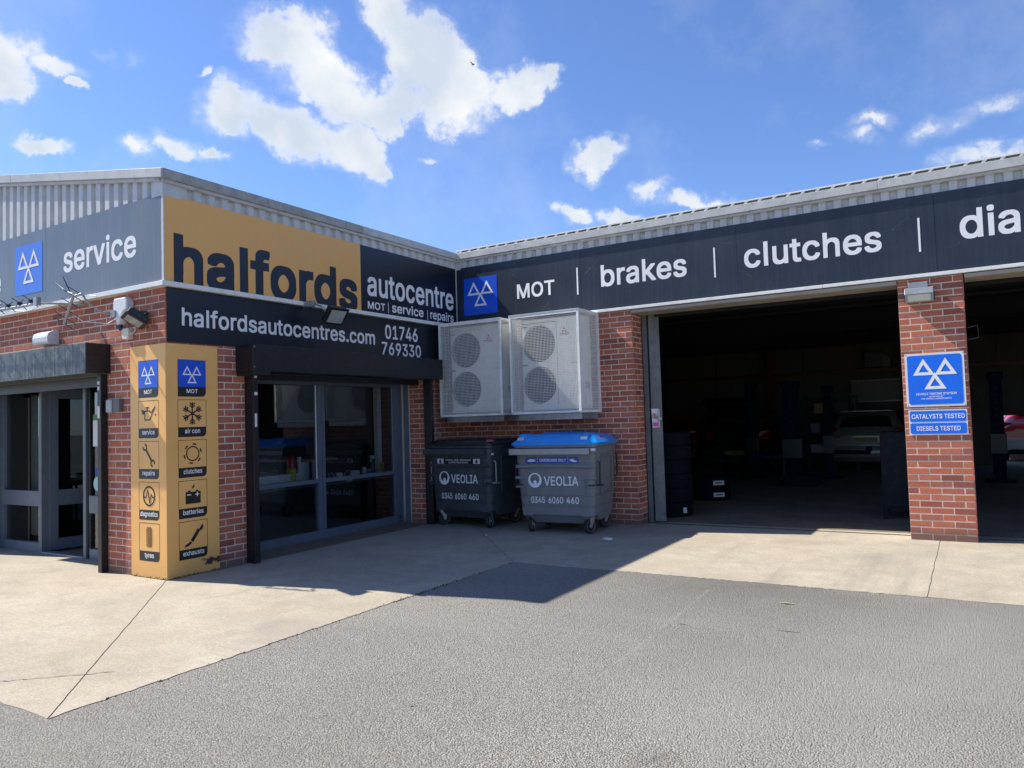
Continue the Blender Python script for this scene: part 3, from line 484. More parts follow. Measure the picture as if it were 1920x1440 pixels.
def brick_mat():
    m, nt, b = new_mat('brick'); t = NT(nt); N = nt.nodes; L = nt.links
    at = N.new('ShaderNodeAttribute'); at.attribute_name = 'tone'
    oi = N.new('ShaderNodeObjectInfo')
    tone = t.math('FRACT', t.math('ADD', at.outputs['Fac'], oi.outputs['Random']))
    cr = N.new('ShaderNodeValToRGB'); L.new(tone, cr.inputs[0])
    e = cr.color_ramp.elements; e[0].position = 0; e[0].color = (.26, .095, .072, 1); e[1].position = 1; e[1].color = (.66, .25, .14, 1)
    for p, c in ((.12, (.40, .13, .088, 1)), (.35, (.52, .17, .10, 1)), (.6, (.57, .195, .112, 1)), (.8, (.47, .17, .115, 1)), (.92, (.32, .12, .10, 1))):
        x = e.new(p); x.color = c
    pos = t.geo()
    n1 = t.noise(pos, 38, 5, .65); n2 = t.noise(pos, 3.1, 4, .6)
    c = t.mix(t.rng(n1, .3, .75, 0, .5), cr.outputs[0], (.20, .055, .04))
    c = t.mix(t.math('MULTIPLY', t.rng(t.noise(pos, 7.5, 6, .75), .58, .8), .4), c, (.50, .36, .31))
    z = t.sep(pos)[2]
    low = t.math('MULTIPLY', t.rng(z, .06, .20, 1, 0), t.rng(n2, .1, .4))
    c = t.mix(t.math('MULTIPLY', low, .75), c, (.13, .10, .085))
    L.new(c, b.inputs['Base Color']); b.inputs['Roughness'].default_value = .85; b.inputs['Specular IOR Level'].default_value = .25
    L.new(t.bump(t.noise(pos, 160, 5, .65), .5, .003), b.inputs['Normal'])
    return m
def mortar_mat():
    m, nt, b = new_mat('mortar'); t = NT(nt); pos = t.geo()
    c = t.mix(t.rng(t.noise(pos, 6, 6, .7), .3, .7), (.56, .46, .385), (.72, .60, .50))
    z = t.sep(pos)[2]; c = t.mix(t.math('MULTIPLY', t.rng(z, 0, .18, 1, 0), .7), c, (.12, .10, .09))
    t.L.new(c, b.inputs['Base Color']); b.inputs['Roughness'].default_value = .95
    t.L.new(t.bump(t.noise(pos, 200, 4, .7), .6, .003), b.inputs['Normal']); return m
def concrete_mat(name='concrete', ca=(.36, .312, .237), cb=(.50, .445, .35), inner=False):
    m, nt, b = new_mat(name); t = NT(nt); pos = t.geo()
    n = t.noise(pos, .9, 7, .62, .6); c = t.mix(t.rng(n, .32, .68), ca, cb)
    n2 = t.noise(pos, 4.2, 8, .7); c = t.mix(t.rng(n2, .45, .75, 0, .5), c, tuple(x*.76 for x in ca))
    # brushed marks and tyre scuffs
    n3 = t.noise(t.mapv(pos, (2.2, 26, 1), (0, 0, .25)), 1, 6, .65); c = t.mix(t.rng(n3, .54, .78, 0, .22), c, tuple(x*.6 for x in ca)); fine = t.noise(pos, 32, 8, .8); c = t.mix(t.rng(fine, .40, .62, 0, .62), c, tuple(x*.72 for x in ca)); blot = t.noise(pos, 1.7, 8, .7, 1.2); c = t.mix(t.rng(blot, .52, .64, 0, .38), c, (.25, .225, .18))
    # lichen-like pale speckle, dark spots of chewing gum and oil
    sp = t.rng(t.noise(pos, 80, 3, .7), .54, .68, 0, .6); c = t.mix(sp, c, (.62, .58, .50))
    sp2 = t.rng(t.noise(pos, 70, 2, .5), .66, .76, 0, .5); c = t.mix(sp2, c, (.20, .18, .15))
    v = t.rng(t.vor(pos, 2.4), .0, .016, 1, 0); c = t.mix(t.math('MULTIPLY', v, .75, True), c, (.09, .08, .07)); tyt = t.rng(t.noise(t.mapv(pos, (3.4, .22, 1)), 1, 5, .6), .55, .72, 0, .42); tyt = t.math('MULTIPLY', tyt, t.rng(t.sep(pos)[0], 2.9, 3.6)); c = t.mix(tyt, c, (.22, .20, .17))
    st = t.rng(t.noise(pos, .45, 3, .5), .58, .74, 0, .5); c = t.mix(st, c, (.25, .225, .19))
    # dirt gathering along foot of the walls
    xyz = t.sep(pos)
    if not inner:
        g = t.rng(xyz[1], -1.5, .1, 0, .55); g = t.math('MULTIPLY', g, t.rng(xyz[0], 3.2, 2.2)); c = t.mix(t.math('MULTIPLY', g, t.rng(n2, .3, .6)), c, (.13, .12, .11))
    t.L.new(c, b.inputs['Base Color']); b.inputs['Roughness'].default_value = .9; b.inputs['Specular IOR Level'].default_value = .25
    h = t.noise(pos, 110, 6, .75)
    t.L.new(t.bump(h, .5, .004), b.inputs['Normal']); return m
def asphalt_mat():
    m, nt, b = new_mat('asphalt'); t = NT(nt); pos = t.geo()
    N = nt.nodes; vo = N.new('ShaderNodeTexVoronoi'); vo.inputs['Scale'].default_value = 110; t.L.new(pos, vo.inputs['Vector'])
    sepc = N.new('ShaderNodeSeparateColor'); t.L.new(vo.outputs['Color'], sepc.inputs[0])
    stone = t.mix(sepc.outputs[0], (.20, .19, .166), (.48, .456, .40))
    stone = t.mix(t.rng(sepc.outputs[1], .88, .96), stone, (.50, .47, .42))
    gap = t.rng(vo.outputs['Distance'], .30, .62, 0, 1)
    c = t.mix(t.math('MULTIPLY', gap, .7), stone, (.14, .134, .12))
    n = t.noise(pos, .7, 6, .6); c = t.mix(t.rng(n, .35, .7, 0, .45), c, (.225, .214, .19))
    n2 = t.noise(pos, 9, 6, .7); c = t.mix(t.rng(n2, .45, .75, 0, .3), c, (.33, .32, .30))
    n4 = t.noise(pos, 45, 3, .6); c = t.mix(t.rng(n4, .56, .7, 0, .5), c, (.11, .105, .10))
    n5 = t.noise(t.mapv(pos, (.35, 3.0, 1), (0, 0, -.5)), 1, 5, .6); c = t.mix(t.rng(n5, .55, .75, 0, .22), c, (.34, .33, .31))
    xyz = t.sep(pos); rt = t.math('MULTIPLY', t.rng(t.math('ADD', xyz[0], t.math('MULTIPLY', xyz[1], .55)), 1.4, 4.6), t.rng(t.noise(pos, .5, 4, .6), .2, .6, .25, .62)); c = t.mix(t.math('MULTIPLY', rt, .8), c, (.19, .182, .16)); nb = t.math('MULTIPLY', t.math('MULTIPLY', t.rng(xyz[1], -4.3, -2.9), t.rng(xyz[0], 3.6, 4.8)), t.rng(t.noise(pos, 1.1, 5, .65), .3, .6, .1, .6)); c = t.mix(nb, c, (.12, .116, .108)); g = t.rng(t.noise(pos, .3, 3, .5), .5, .7, 0, .25); c = t.mix(g, c, (.14, .134, .12)); gg = t.rng(t.noise(pos, .22, 4, .55, .4), .48, .66, 0, .4); c = t.mix(gg, c, (.37, .352, .31)); oil = t.rng(t.vor(t.mapv(pos, (1, 1, 1), (0, 0, .4)), .55), .0, .075, 1, 0); oil = t.math('MULTIPLY', oil, t.rng(t.noise(pos, 14, 5, .7), .35, .6)); c = t.mix(t.math('MULTIPLY', oil, .55), c, (.09, .085, .08))
    t.L.new(c, b.inputs['Base Color']); b.inputs['Roughness'].default_value = .92; b.inputs['Specular IOR Level'].default_value = .15
    h = t.math('ADD', t.math('MULTIPLY', vo.outputs['Distance'], -1.2), t.math('MULTIPLY', t.noise(pos, 45, 4, .6), 1.4))
    t.L.new(t.bump(h, .9, .008), b.inputs['Normal']); return m
def panel_mat(name, c, rough=.28, fade=(.2, .22, .24), fade_amt=.12, scuff=0.0):
    """coated sign sheet: faint vertical rain streaks, fine scratches, scuffs along the bottom"""
    m, nt, b = new_mat(name); t = NT(nt); pos = t.coord()
    s = t.noise(t.mapv(pos, (22, 22, .9)), 1, 5, .6)
    col_ = t.mix(t.math('MULTIPLY', t.rng(s, .45, .8), fade_amt), c, fade)
    s2 = t.noise(pos, 1.3, 5, .6); col_ = t.mix(t.math('MULTIPLY', t.rng(s2, .4, .75), fade_amt), col_, fade)
    # thin scratches
    v = t.vor(t.mapv(pos, (1.1, 1, 3.2), (0, .5, 0)), 1.6, 'Distance', 'DISTANCE_TO_EDGE')
    sc_ = t.math('MULTIPLY', t.rng(v, 0, .0025, 1, 0), t.rng(t.noise(pos, 2.3, 3, .5), .57, .62)); col_ = t.mix(t.math('MULTIPLY', sc_, .35), col_, (.5, .5, .5))
    t.L.new(col_, b.inputs['Base Color'])
    rr = t.math('ADD', t.math('MULTIPLY', t.noise(pos, 7, 6, .7), .22), rough-.1, True); t.L.new(rr, b.inputs['Roughness'])
    b.inputs['Specular IOR Level'].default_value = .5
    t.L.new(t.bump(t.noise(pos, 1.7, 2, .5), .25, .012), b.inputs['Normal'])
    return m
def glass_mat(name, tint=(.75, .8, .82), rough=.0, refl=1.0):
    m, nt, b = new_mat(name); nt.nodes.remove(b); N = nt.nodes; L = nt.links
    out = [n for n in N if n.type == 'OUTPUT_MATERIAL'][0]
    fr = N.new('ShaderNodeFresnel'); fr.inputs['IOR'].default_value = 1.52
    mu = N.new('ShaderNodeMath'); mu.operation = 'MULTIPLY'; mu.use_clamp = True; L.new(fr.outputs[0], mu.inputs[0]); mu.inputs[1].default_value = 1.9*refl
    tr = N.new('ShaderNodeBsdfTransparent'); tr.inputs[0].default_value = (*tint, 1)
    gl = N.new('ShaderNodeBsdfGlossy'); gl.inputs['Roughness'].default_value = rough; gl.inputs['Color'].default_value = (.95, .97, 1, 1)
    tc = N.new('ShaderNodeTexCoord'); no = N.new('ShaderNodeTexNoise'); no.inputs['Scale'].default_value = 1.1; L.new(tc.outputs['Object'], no.inputs['Vector'])
    bp = N.new('ShaderNodeBump'); bp.inputs['Strength'].default_value = .05; bp.inputs['Distance'].default_value = .01; L.new(no.outputs['Fac'], bp.inputs['Height']); L.new(bp.outputs[0], gl.inputs['Normal'])
    mx = N.new('ShaderNodeMixShader'); L.new(mu.outputs[0], mx.inputs[0]); L.new(tr.outputs[0], mx.inputs[1]); L.new(gl.outputs[0], mx.inputs[2]); L.new(mx.outputs[0], out.inputs[0])
    return m

MB_ = brick_mat(); MMORT = mortar_mat()
MCONC = concrete_mat(); MASPH = asphalt_mat()
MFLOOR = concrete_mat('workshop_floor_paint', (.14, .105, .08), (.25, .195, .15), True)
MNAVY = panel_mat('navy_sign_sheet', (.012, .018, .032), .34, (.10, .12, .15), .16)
MNAVYS = panel_mat('black_sign_sheet', (.006, .009, .017), .30, (.05, .06, .08), .1)
MGREYS = panel_mat('sheen_grey_sign_sheet', (.125, .15, .18), .32, (.25, .26, .26), .35)  # navy sheet of the gable, its sky and sun sheen painted into a greyer base
MORANGE = panel_mat('orange_sign_sheet', (.86, .44, .12), .45, (.70, .42, .18), .15)
MYELL = panel_mat('yellow_orange_sheet', (.76, .40, .105), .4, (.62, .40, .17), .2)
MCLAD = basic('grey_coated_cladding', (.56, .565, .56), .42, 0, .08, 2, (.22, .22, .2), .35, streak=.2)
MFLASH = basic('weathered_flashing', (.50, .50, .475), .45, 0, .12, 3, (.18, .18, .16), .55)
MFLASHD = basic('lichened_flashing', (.36, .355, .33), .6, 0, .2, 7, (.12, .12, .10), .8)
MTRIM = basic('white_metal_trim', (.78, .78, .74), .4, 0, .06, 5, (.35, .33, .28), .4)
MSOFF = basic('soffit_board', (.36, .32, .26), .7, 0, .12, 3, (.2, .17, .13), .5)
MBLACK = basic('black_powder_coat', (.010, .011, .014), .38, 0, .3, 10, (.05, .05, .055), .4)
MDARKP = basic('dark_green_grey_coat', (.030, .042, .043), .42, 0, .2, 5, (.34, .37, .36), .5, streak=.55)
MFRAME = basic('blue_grey_aluminium', (.105, .13, .17), .4, 0, .1, 5, (.2, .22, .25), .3)
MFRAMEL = basic('grey_aluminium', (.13, .155, .19), .4, 0, .1, 5)
MSTEELP = basic('grey_green_steel', (.15, .165, .165), .55, .0, .2, 4, (.05, .05, .045), .7, streak=.3)
MWHITE = basic('white_vinyl', (.80, .80, .80), .5, 0, .04)
MINK = basic('dark_navy_vinyl', (.012, .017, .030), .4, 0, .1)
MBLACKV = basic('black_vinyl', (.012, .013, .016), .4, 0, .1)
MBLUE = basic('blue_vinyl', (.008, .090, .62), .32, 0, .06)
MBLUESHEEN = basic('sheen_blue_vinyl', (.06, .19, .72), .35, 0, .06)  # gable logo blue, lightened to carry the same sheen in its colour
MBLUES = basic('enamel_blue', (.0, .145, .80), .4, 0, .05)
MWPLAS = basic('white_plastic', (.72, .73, .74), .35, 0, .05, 5, (.4, .38, .32), .35)
MCREAM = basic('cream_plastic', (.66, .62, .50), .45, 0, .08, 6, (.4, .34, .24), .4)
MBLPL = basic('black_plastic', (.02, .021, .023), .45, 0, .15)
MGALV = basic('galvanised_steel', (.36, .37, .38), .38, .7, .2, 14, (.2, .2, .19), .4)
MCAGE = basic('pale_grey_cage_frame', (.85, .86, .84), .45, 0, .1, 6, (.3, .29, .26), .4)
MWIRE = basic('welded_wire', (.90, .91, .88), .45, 0, .1, 6)
MUNIT = basic('off_white_unit_case', (.84, .82, .74), .45, 0, .06, 4, (.4, .38, .33), .35)
MFAN = basic('dark_fan_plastic', (.035, .036, .036), .5, 0, .2)
MGRILL = basic('fan_grille', (.06, .063, .062), .5, 0, .2)
MBIN1 = basic('dark_grey_bin_plastic', (.052, .062, .075), .5, 0, .18, 4, (.16, .17, .17), .5, bump=.2, bscale=60, streak=.18)
MBIN2 = basic('mid_grey_bin_plastic', (.20, .205, .215), .5, 0, .12, 4, (.27, .27, .26), .45, bump=.2, bscale=60, streak=.15)
MLIDK = basic('black_lid_plastic', (.014, .017, .02), .38, 0, .2, 6, (.06, .065, .07), .4)
MLIDB = basic('blue_lid_plastic', (.004, .28, .82), .36, 0, .12, 5, (.06, .2, .5), .4)
MRUB = basic('rubber', (.022, .022, .023), .8, 0, .25, 12, (.07, .065, .06), .5)
MTYRE = basic('tyre_rubber', (.006, .009, .015), .85, 0, .2, 12, spec=.15)
MRIM = basic('wheel_rim', (.75, .76, .77), .4, .3, .15, 10)
MLAMPG = glass_mat('lamp_glass', (.9, .88, .8), .05)
MREFL = basic('lamp_reflector', (.55, .55, .5), .25, .8, .2)
MSILV = basic('aluminium_grey', (.32, .33, .34), .4, .5, .12, 8)
MGLASS = glass_mat('window_glass', (.55, .62, .66))
MGLASSD = glass_mat('door_glass', (.6, .62, .62))
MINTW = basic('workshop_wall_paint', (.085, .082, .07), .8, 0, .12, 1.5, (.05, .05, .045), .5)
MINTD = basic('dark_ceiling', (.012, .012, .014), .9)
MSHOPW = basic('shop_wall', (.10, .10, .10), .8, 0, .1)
MREDST = basic('red_oxide_steel', (.09, .006, .008), .5, 0, .2, 5)
MLIFT = basic('navy_lift_paint', (.005, .008, .026), .7, 0, .2, spec=.1)
MCAB = basic('scuffed_cabinet_paint', (.008, .012, .019), .6, 0, .25, 5, (.06, .07, .08), .35, spec=.15)
MRED = basic('red_paint', (.5, .012, .02), .3, 0, .06, coat=.5)
MPAPER = basic('paper', (.75, .75, .73), .7)
MTIMB = basic('timber', (.35, .22, .12), .7)
def car_paint(name, c): return basic(name, c, .3, 0, .03, coat=1.0)
# ================================================================ SETTING
L = 5.136; HT = 3.05; HS = 3.958
def poly_slab(name, pts, z0, z1, m, parent=None, kind=None):
    a = sum(pts[i][0]*pts[(i+1) % len(pts)][1]-pts[(i+1) % len(pts)][0]*pts[i][1] for i in range(len(pts)))
    if a < 0: pts = pts[::-1]
    o = MB().prism(pts, 'z', z0, z1).build(name, m, parent)
    if kind: tag(o, kind=kind)
    return o
yard = MB()
yard.quad((-400, -400, -.0045), (400, -400, -.0045), (400, 400, -.0045), (-400, 400, -.0045))
tag(yard.build('asphalt_yard', MASPH), 'worn grey asphalt yard in front of the workshop', kind='structure')
apron = tag(empty('concrete_apron'), 'pale concrete apron along the foot of the building', kind='structure')
def jag(a, b, n, amp, seed):
    r = random.Random(seed); a = Vector(a); b = Vector(b); d = b-a; p = Vector((-d.y, d.x)).normalized()
    return [tuple(a+d*(i/n)+p*(r.uniform(-amp, amp) if 0 < i < n else 0)) for i in range(n+1)]
J1 = jag((-.05, -5.10), (2.70, -7.636), 40, .003, 1)
J2 = jag((.02, .03), (2.713, -2.895), 40, .014, 2)           # crack into the inner corner
J3 = jag((6.600, .0), (6.606, -2.897), 14, .005, 3)
EDG = lambda a, b, s: jag(a, b, 110, .010, s)
g = .0035
def sh(pts, dx, dy): return [(p[0]+dx, p[1]+dy) for p in pts]
eA = EDG((2.713, -2.895), (2.70, -7.636), 4); eB = EDG((2.713, -2.895), (6.606, -2.897), 5); eB2 = EDG((6.606, -2.897), (16, -2.9), 6); eC = EDG((2.70, -7.636), (-14, -7.68), 7)
def slab(pts): return poly_slab('slab', pts, -.12, .0, MCONC, apron)
slab(sh(J1, g, g)+sh(eA[::-1], 0, 0)[1:-1]+sh(J2[::-1], -g, -g)[0:]+[(-.3, .03), (-.3, -5.0)])
slab(sh(J2, g, g)+eB[1:-1]+sh(J3[::-1], -g, 0)+[(6.59, .5), (.02, .5)])
slab(sh(J3, g, 0)+eB2[1:]+[(16, .5), (6.612, .5)])
slab(sh(J1, -g, -g)+eC[1:]+[(-14, -4.6), (-.3, -4.6)])
# dark jagged crack near the outer corner of the slab
crk = MB(); pts = jag((1.70, -7.55), (2.28, -7.02), 22, .012, 9)
for i in range(len(pts)-1):
    w = .004+.004*random.random(); a, b = Vector(pts[i]), Vector(pts[i+1]); p = Vector((-(b-a).y, (b-a).x)).normalized()*w/2
    crk.add([(*(a-p), .003), (*(b-p), .003), (*(b+p), .003), (*(a+p), .003)], [(0, 1, 2, 3)])
MCRACK = basic('crack_dirt', (.06, .055, .045), .95)
crk.build('crack', MCRACK, apron)
MWORN, _nt, _b = new_mat('worn_yellow_paint'); _t = NT(_nt); _b.inputs['Base Color'].default_value = (.42, .33, .14, 1)
_t.L.new(_t.rng(_t.noise(_t.geo(), 30, 4, .7), .56, .64, 0, .75), _b.inputs['Alpha'])
for a, b in (((.15, -4.2), (.92, -4.31)), ((1.42, -4.43), (2.2, -4.52))):
    a, b = Vector(a), Vector(b); p = Vector((-(b-a).y, (b-a).x)).normalized()*.03
    MB().add([(*(a-p), .004), (*(b-p), .004), (*(b+p), .004), (*(a+p), .004)], [(0, 1, 2, 3)]).build('worn_line', MWORN, apron)
MSTREAK, _nt, _b = new_mat('pale_scrape'); _t = NT(_nt); _b.inputs['Base Color'].default_value = (.5, .48, .44, 1); _b.inputs['Roughness'].default_value = .9
_t.L.new(_t.rng(_t.noise(_t.geo(), 18, 5, .7), .44, .66, 0, .32), _b.inputs['Alpha'])
a, b = Vector((5.05, -5.54)), Vector((4.97, -3.3)); p = Vector((-(b-a).y, (b-a).x)).normalized()*.018
tag(MB().add([(*(a-p), -.003), (*(b-p), -.003), (*(b+p), -.003), (*(a+p), -.003)], [(0, 1, 2, 3)]).build('pale_scrape', MSTREAK), 'long faint pale scrape across the asphalt', kind='structure')
gr_ = MB(); rr = random.Random(21)
for k in range(900):
    x = rr.uniform(1.5, 10); y = rr.uniform(-9.0, -2.6); s_ = rr.uniform(.002, .0055)*(1.5 if rr.random() < .08 else 1)
    if x < 2.75 and y > -7.7: continue
    if y > -2.93: continue
    q = [(x+s_*math.cos(a_+k), y+s_*math.sin(a_+k), -.006+(s_*.9 if j == 3 else 0)) for j, a_ in enumerate((0, 2.1, 4.2, 1))]
    gr_.add(q, [(0, 1, 3), (1, 2, 3), (2, 0, 3)])
tag(gr_.build('grit', basic('grit', (.16, .14, .12), .9, 0, .6, 60), recalc=False), 'loose grit scattered over the asphalt', 'grit', kind='stuff')
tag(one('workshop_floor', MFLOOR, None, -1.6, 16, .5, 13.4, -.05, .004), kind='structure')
tag(one('shop_floor', MFLOOR, None, -10, -.0, -4.6, .5, -.05, .002), kind='structure')

# ================================================================ BUILDING
bld = thing('workshop_building', 'L-shaped brick workshop with grey corrugated eaves, glazed shop corner and open bays', 'building')
_vars = {}
def brick_shape(mb, x0, x1, z0, z1, rnd, d=.022):
    c = .003; j = lambda: rnd.uniform(-.0012, .0012); y0 = rnd.uniform(-.0015, .0015)
    f = [(x0+c+j(), y0, z0+c+j()), (x1-c+j(), y0, z0+c+j()), (x1-c+j(), y0, z1-c+j()), (x0+c+j(), y0, z1-c+j())]
    m = [(x0, y0+c, z0), (x1, y0+c, z0), (x1, y0+c, z1), (x0, y0+c, z1)]
    b = [(p[0], d, p[2]) for p in m]
    fs = [(0, 1, 2, 3)]+[(4+i, 4+(i+1) % 4, (i+1) % 4, i) for i in range(4)]+[(8+i, 8+(i+1) % 4, 4+(i+1) % 4, 4+i) for i in range(4)]
    mb.add(f+m+b, fs)
bricks = []     # (weight, wall, x0, x1, z0)
def wall_part(loc, rotz, rects, phase=0.0, thick=.22, hidden=None, core=None):
    mb = MB()
    for (x0, x1, z0, z1) in (core or rects): mb.box(x0, x1, .0022, thick, z0, z1)
    w = mb.build('brick_wall', MMORT, bld, loc=loc, rotz=rotz)
    mw = Matrix.Translation(loc) @ Matrix.Rotation(rotz, 4, 'Z')
    for (x0, x1, z0, z1) in rects:
        k0 = int(math.floor(z0/.075)); k1 = int(math.ceil(z1/.075))
        for k in range(k0, k1):
            za, zb = k*.075+.0055, k*.075+.0695
            za, zb = max(za, z0), min(zb, z1)
            if zb-za < .02: continue
            off = phase+(k % 2)*.1125
            i0 = int(math.floor((x0-off)/.225))-1
            for i in range(i0, i0+int((x1-x0)/.225)+4):
                a, b = off+i*.225+.0055, off+(i+1)*.225-.0055
                a, b = max(a, x0), min(b, x1)
                if b-a < .03: continue
                P = [proj(mw@Vector(q)) for q in ((a, 0, za), (b, 0, za), (b, 0, zb), (a, 0, zb))]
                ar = 0
                for q in range(4): ar += P[q][0]*P[(q+1) % 4][1]-P[(q+1) % 4][0]*P[q][1]
                cx = sum(p[0] for p in P)/4; cy = sum(p[1] for p in P)/4
                wgt = abs(ar)/2 if (-20 < cx < 1940 and -20 < cy < 1460) else 0
                if hidden and hidden((a+b)/2, (za+zb)/2): wgt = 0
                bricks.append((wgt, len(bricks), w, a, b, za, zb))
    return w
A90 = R(90)
# B side: wall behind the bins, then the pier between the bays (fronts in plane y = .03)
wall_part((0, .03, 0), 0, [(-.05, 2.98, 0, 3.0)], .055, .24, core=[(-.06, 2.966, 0, 3.0)], hidden=lambda x, z: (x < 2.3 and z > 1.62) or (.1 < x < 2.7 and .1 < z < 1.12))
wall_part((2.98, .0525, 0), A90, [(0, .31, 0, 3.0)], .0, .012)
wall_part((6.308, .03, 0), 0, [(0, .661, 0, 3.0)], -.005, .30, core=[(.0, .648, 0, 3.0)])
wall_part((6.969, .0525, 0), A90, [(0, .27, 0, 3.0)], .0, .012)
# A side piers (plane x = -.045)
wall_part((-.045, -5.09, 0), A90, [(0, 1.09, 0, 3.0)], .03, .22, hidden=lambda x, z: x < .59 or z > 2.42, core=[(.2, 1.09, 0, 3.0)])
wall_part((-.045, -.83, 0), A90, [(0, .85, 0, 2.5)], .03, .12, hidden=lambda x, z: z > 2.2, core=[(.006, .85, 0, 3.0)])
wall_part((-.50, -.83, 0), 0, [(.16, .45, 0, 2.14)], .01, .10, core=[(0, .448, 0, 2.14)])
one('lintel_wall', MMORT, bld, -.25, -.06, -4.05, -.8, 2.17, 3.0)
# C side (plane y = -5.09)
wall_part((-1.1, -5.09, 0), 0, [(0, 1.055, 0, 3.0)], .04, .25, hidden=lambda x, z: (x > .47 and z < 2.4), core=[(0, 1.042, 0, 3.0)])
wall_part((-4.35, -5.09, 0), 0, [(0, 3.25, 2.17, 3.0)], .09, .25, hidden=lambda x, z: z < 2.4)
wall_part((-10, -5.09, 0), 0, [(0, 5.65, 0, 3.0)], .0, .25)
bricks.sort(key=lambda q: (-q[0], q[1]))
_share = {}; rest = {}
for n, (wg, _, w, a, b, za, zb) in enumerate(bricks):
    if n < 300 and wg > 0:
        key = (round(b-a, 3), round(zb-za, 3), random.randrange(8))
        if key not in _share:
            mb = MB(); brick_shape(mb, 0, b-a, 0, zb-za, random); o = mb.build('brick', MB_, w, recalc=False); _share[key] = o.data
        else:
            o = bpy.data.objects.new('brick', _share[key]); col.objects.link(o); o.parent = w
        o.location = (a, 0, za)
    else: rest.setdefault(w.name, []).append((w, a, b, za, zb))
for k, lst in rest.items():
    mb = MB(); tone = []
    for (w, a, b, za, zb) in lst:
        brick_shape(mb, a, b, za, zb, random); tone += [random.random()]*9
    o = mb.build('brickwork', MB_, lst[0][0], recalc=False, tone=tone); tag(o, kind='stuff')

# steel trims under the signs
tA = MB().box(-5.165, 0.0, -.03, .06, 3.0, 3.05).build('fascia_trim', MTRIM, bld, .003, rotz=A90)
tB = MB()
for a, b in ((.035, 2.2), (2.204, 5.5), (5.504, 8.7), (8.704, 12)): tB.box(a, b, -.022, .06, 3.008, 3.048)
tB.build('fascia_trim', MTRIM, bld, .003)
MB().box(-10, .027, -L-.03, -L+.06, 2.999, 3.049).build('fascia_trim', MTRIM, bld, .003)
MB().box(2.99, 6.30, .0, .45, 2.955, 2.997).box(6.98, 12, .0, .45, 2.955, 2.997).build('soffit', MSOFF, bld)
one('sign_backing', MINTD, bld, -10, -.06, -5.07, -4.98, 3.05, 4.0)
MB().box(-.14, -.06, -5.07, 0.06, 3.05, 4.06).build('sign_backing', MINTD, bld)
one('sign_backing', MINTD, bld, -.05, 16, .06, .15, 3.0, 4.15)
# corrugated cladding
def corr_profile(x0, x1, pitch=.174, crown=.078, web=.020, depth=.034):
    pts = []; x = x0
    while x < x1:
        for dx, y in ((0, 0), (crown, 0), (crown+web, depth), (pitch-web, depth)):
            if x+dx < x1: pts.append((x+dx, y))
        x += pitch
    pts.append((x1, 0)); return pts
def corr(name, x0, x1, zlo, zhi, y0, rotz=0, loc=(0, 0, 0), m=None, **k):
    pr_ = corr_profile(x0, x1, **k); vs = []; fs = []
    for x, y in pr_: vs += [(x, y0+y, zlo(x)), (x, y0+y, zhi(x))]
    for i in range(len(pr_)-1): fs.append((2*i, 2*i+2, 2*i+3, 2*i+1))
    return MB().add(vs, fs).build(name, m or MCLAD, bld, loc=loc, rotz=rotz, recalc=False)
corr('corrugated_cladding', -4.93, -.08, lambda x: HS-.02, lambda x: 4.10, .004, A90)
corr('corrugated_cladding', .10, 14, lambda x: HS-.02, lambda x: 4.10, .004)
SL = .173
corr('corrugated_cladding', -10.1, -.19, lambda x: HS-.02, lambda x: 4.08-SL*x, -L+.004)
MB().box(-L, -4.93, -.002, .03, HS-.02, 4.10).build('corner_flashing', MCLAD, bld, rotz=A90)
MB().box(-.19, .0, -L-.002, -L+.03, HS-.02, 4.10).build('corner_flashing', MCLAD, bld)
one('corner_flashing', MCLAD, bld, -.03, -.002, -.08, .0, HS-.02, 4.1)
one('corner_flashing', MCLAD, bld, .0, .10, -.002, .03, HS-.02, 4.1)
# eaves flashings, in lengths
for (a, b, m) in ((-5.17, -2.2, MFLASHD), (-2.197, -.0, MFLASH)):
    MB().box(a, b, -.055, .10, 4.105, 4.205).build('eaves_flashing', m, bld, .004, rotz=A90)
one('flashing_lip', MFLASH, bld, -.02, .028, -5.15, -.03, 4.068, 4.103)
for k, (a, b) in enumerate(((.056, 1.16), (1.163, 3.66), (3.663, 6.16), (6.163, 8.9), (8.903, 14))):
    MB().box(a, b, -.055, .09, 4.098, 4.198).build('eaves_flashing', MFLASH, bld, .004)
one('flashing_lip', MFLASH, bld, .029, 14, -.028, .02, 4.066, 4.096)
rk = MB()
def rake(mb, x0, x1, y0, y1, h0, h1):
    mb.add([(x0, y0, h0-SL*x0), (x1, y0, h0-SL*x1), (x1, y1, h0-SL*x1), (x0, y1, h0-SL*x0), (x0, y0, h1-SL*x0), (x1, y0, h1-SL*x1), (x1, y1, h1-SL*x1), (x0, y1, h1-SL*x0)], [(0,3,2,1),(4,5,6,7),(0,1,5,4),(1,2,6,5),(2,3,7,6),(3,0,4,7)])
for a, b in ((-3.0, .052), (-6.0, -3.004), (-10.1, -6.004)):
    mb = MB(); rake(mb, a, b, -L-.052, -L+.12, 4.112, 4.21); mb.build('verge_flashing', MFLASH, bld, .004)
mb = MB(); rake(mb, -10.1, -.02, -L-.026, -L+.02, 4.075, 4.110); mb.build('flashing_lip', MFLASH, bld)
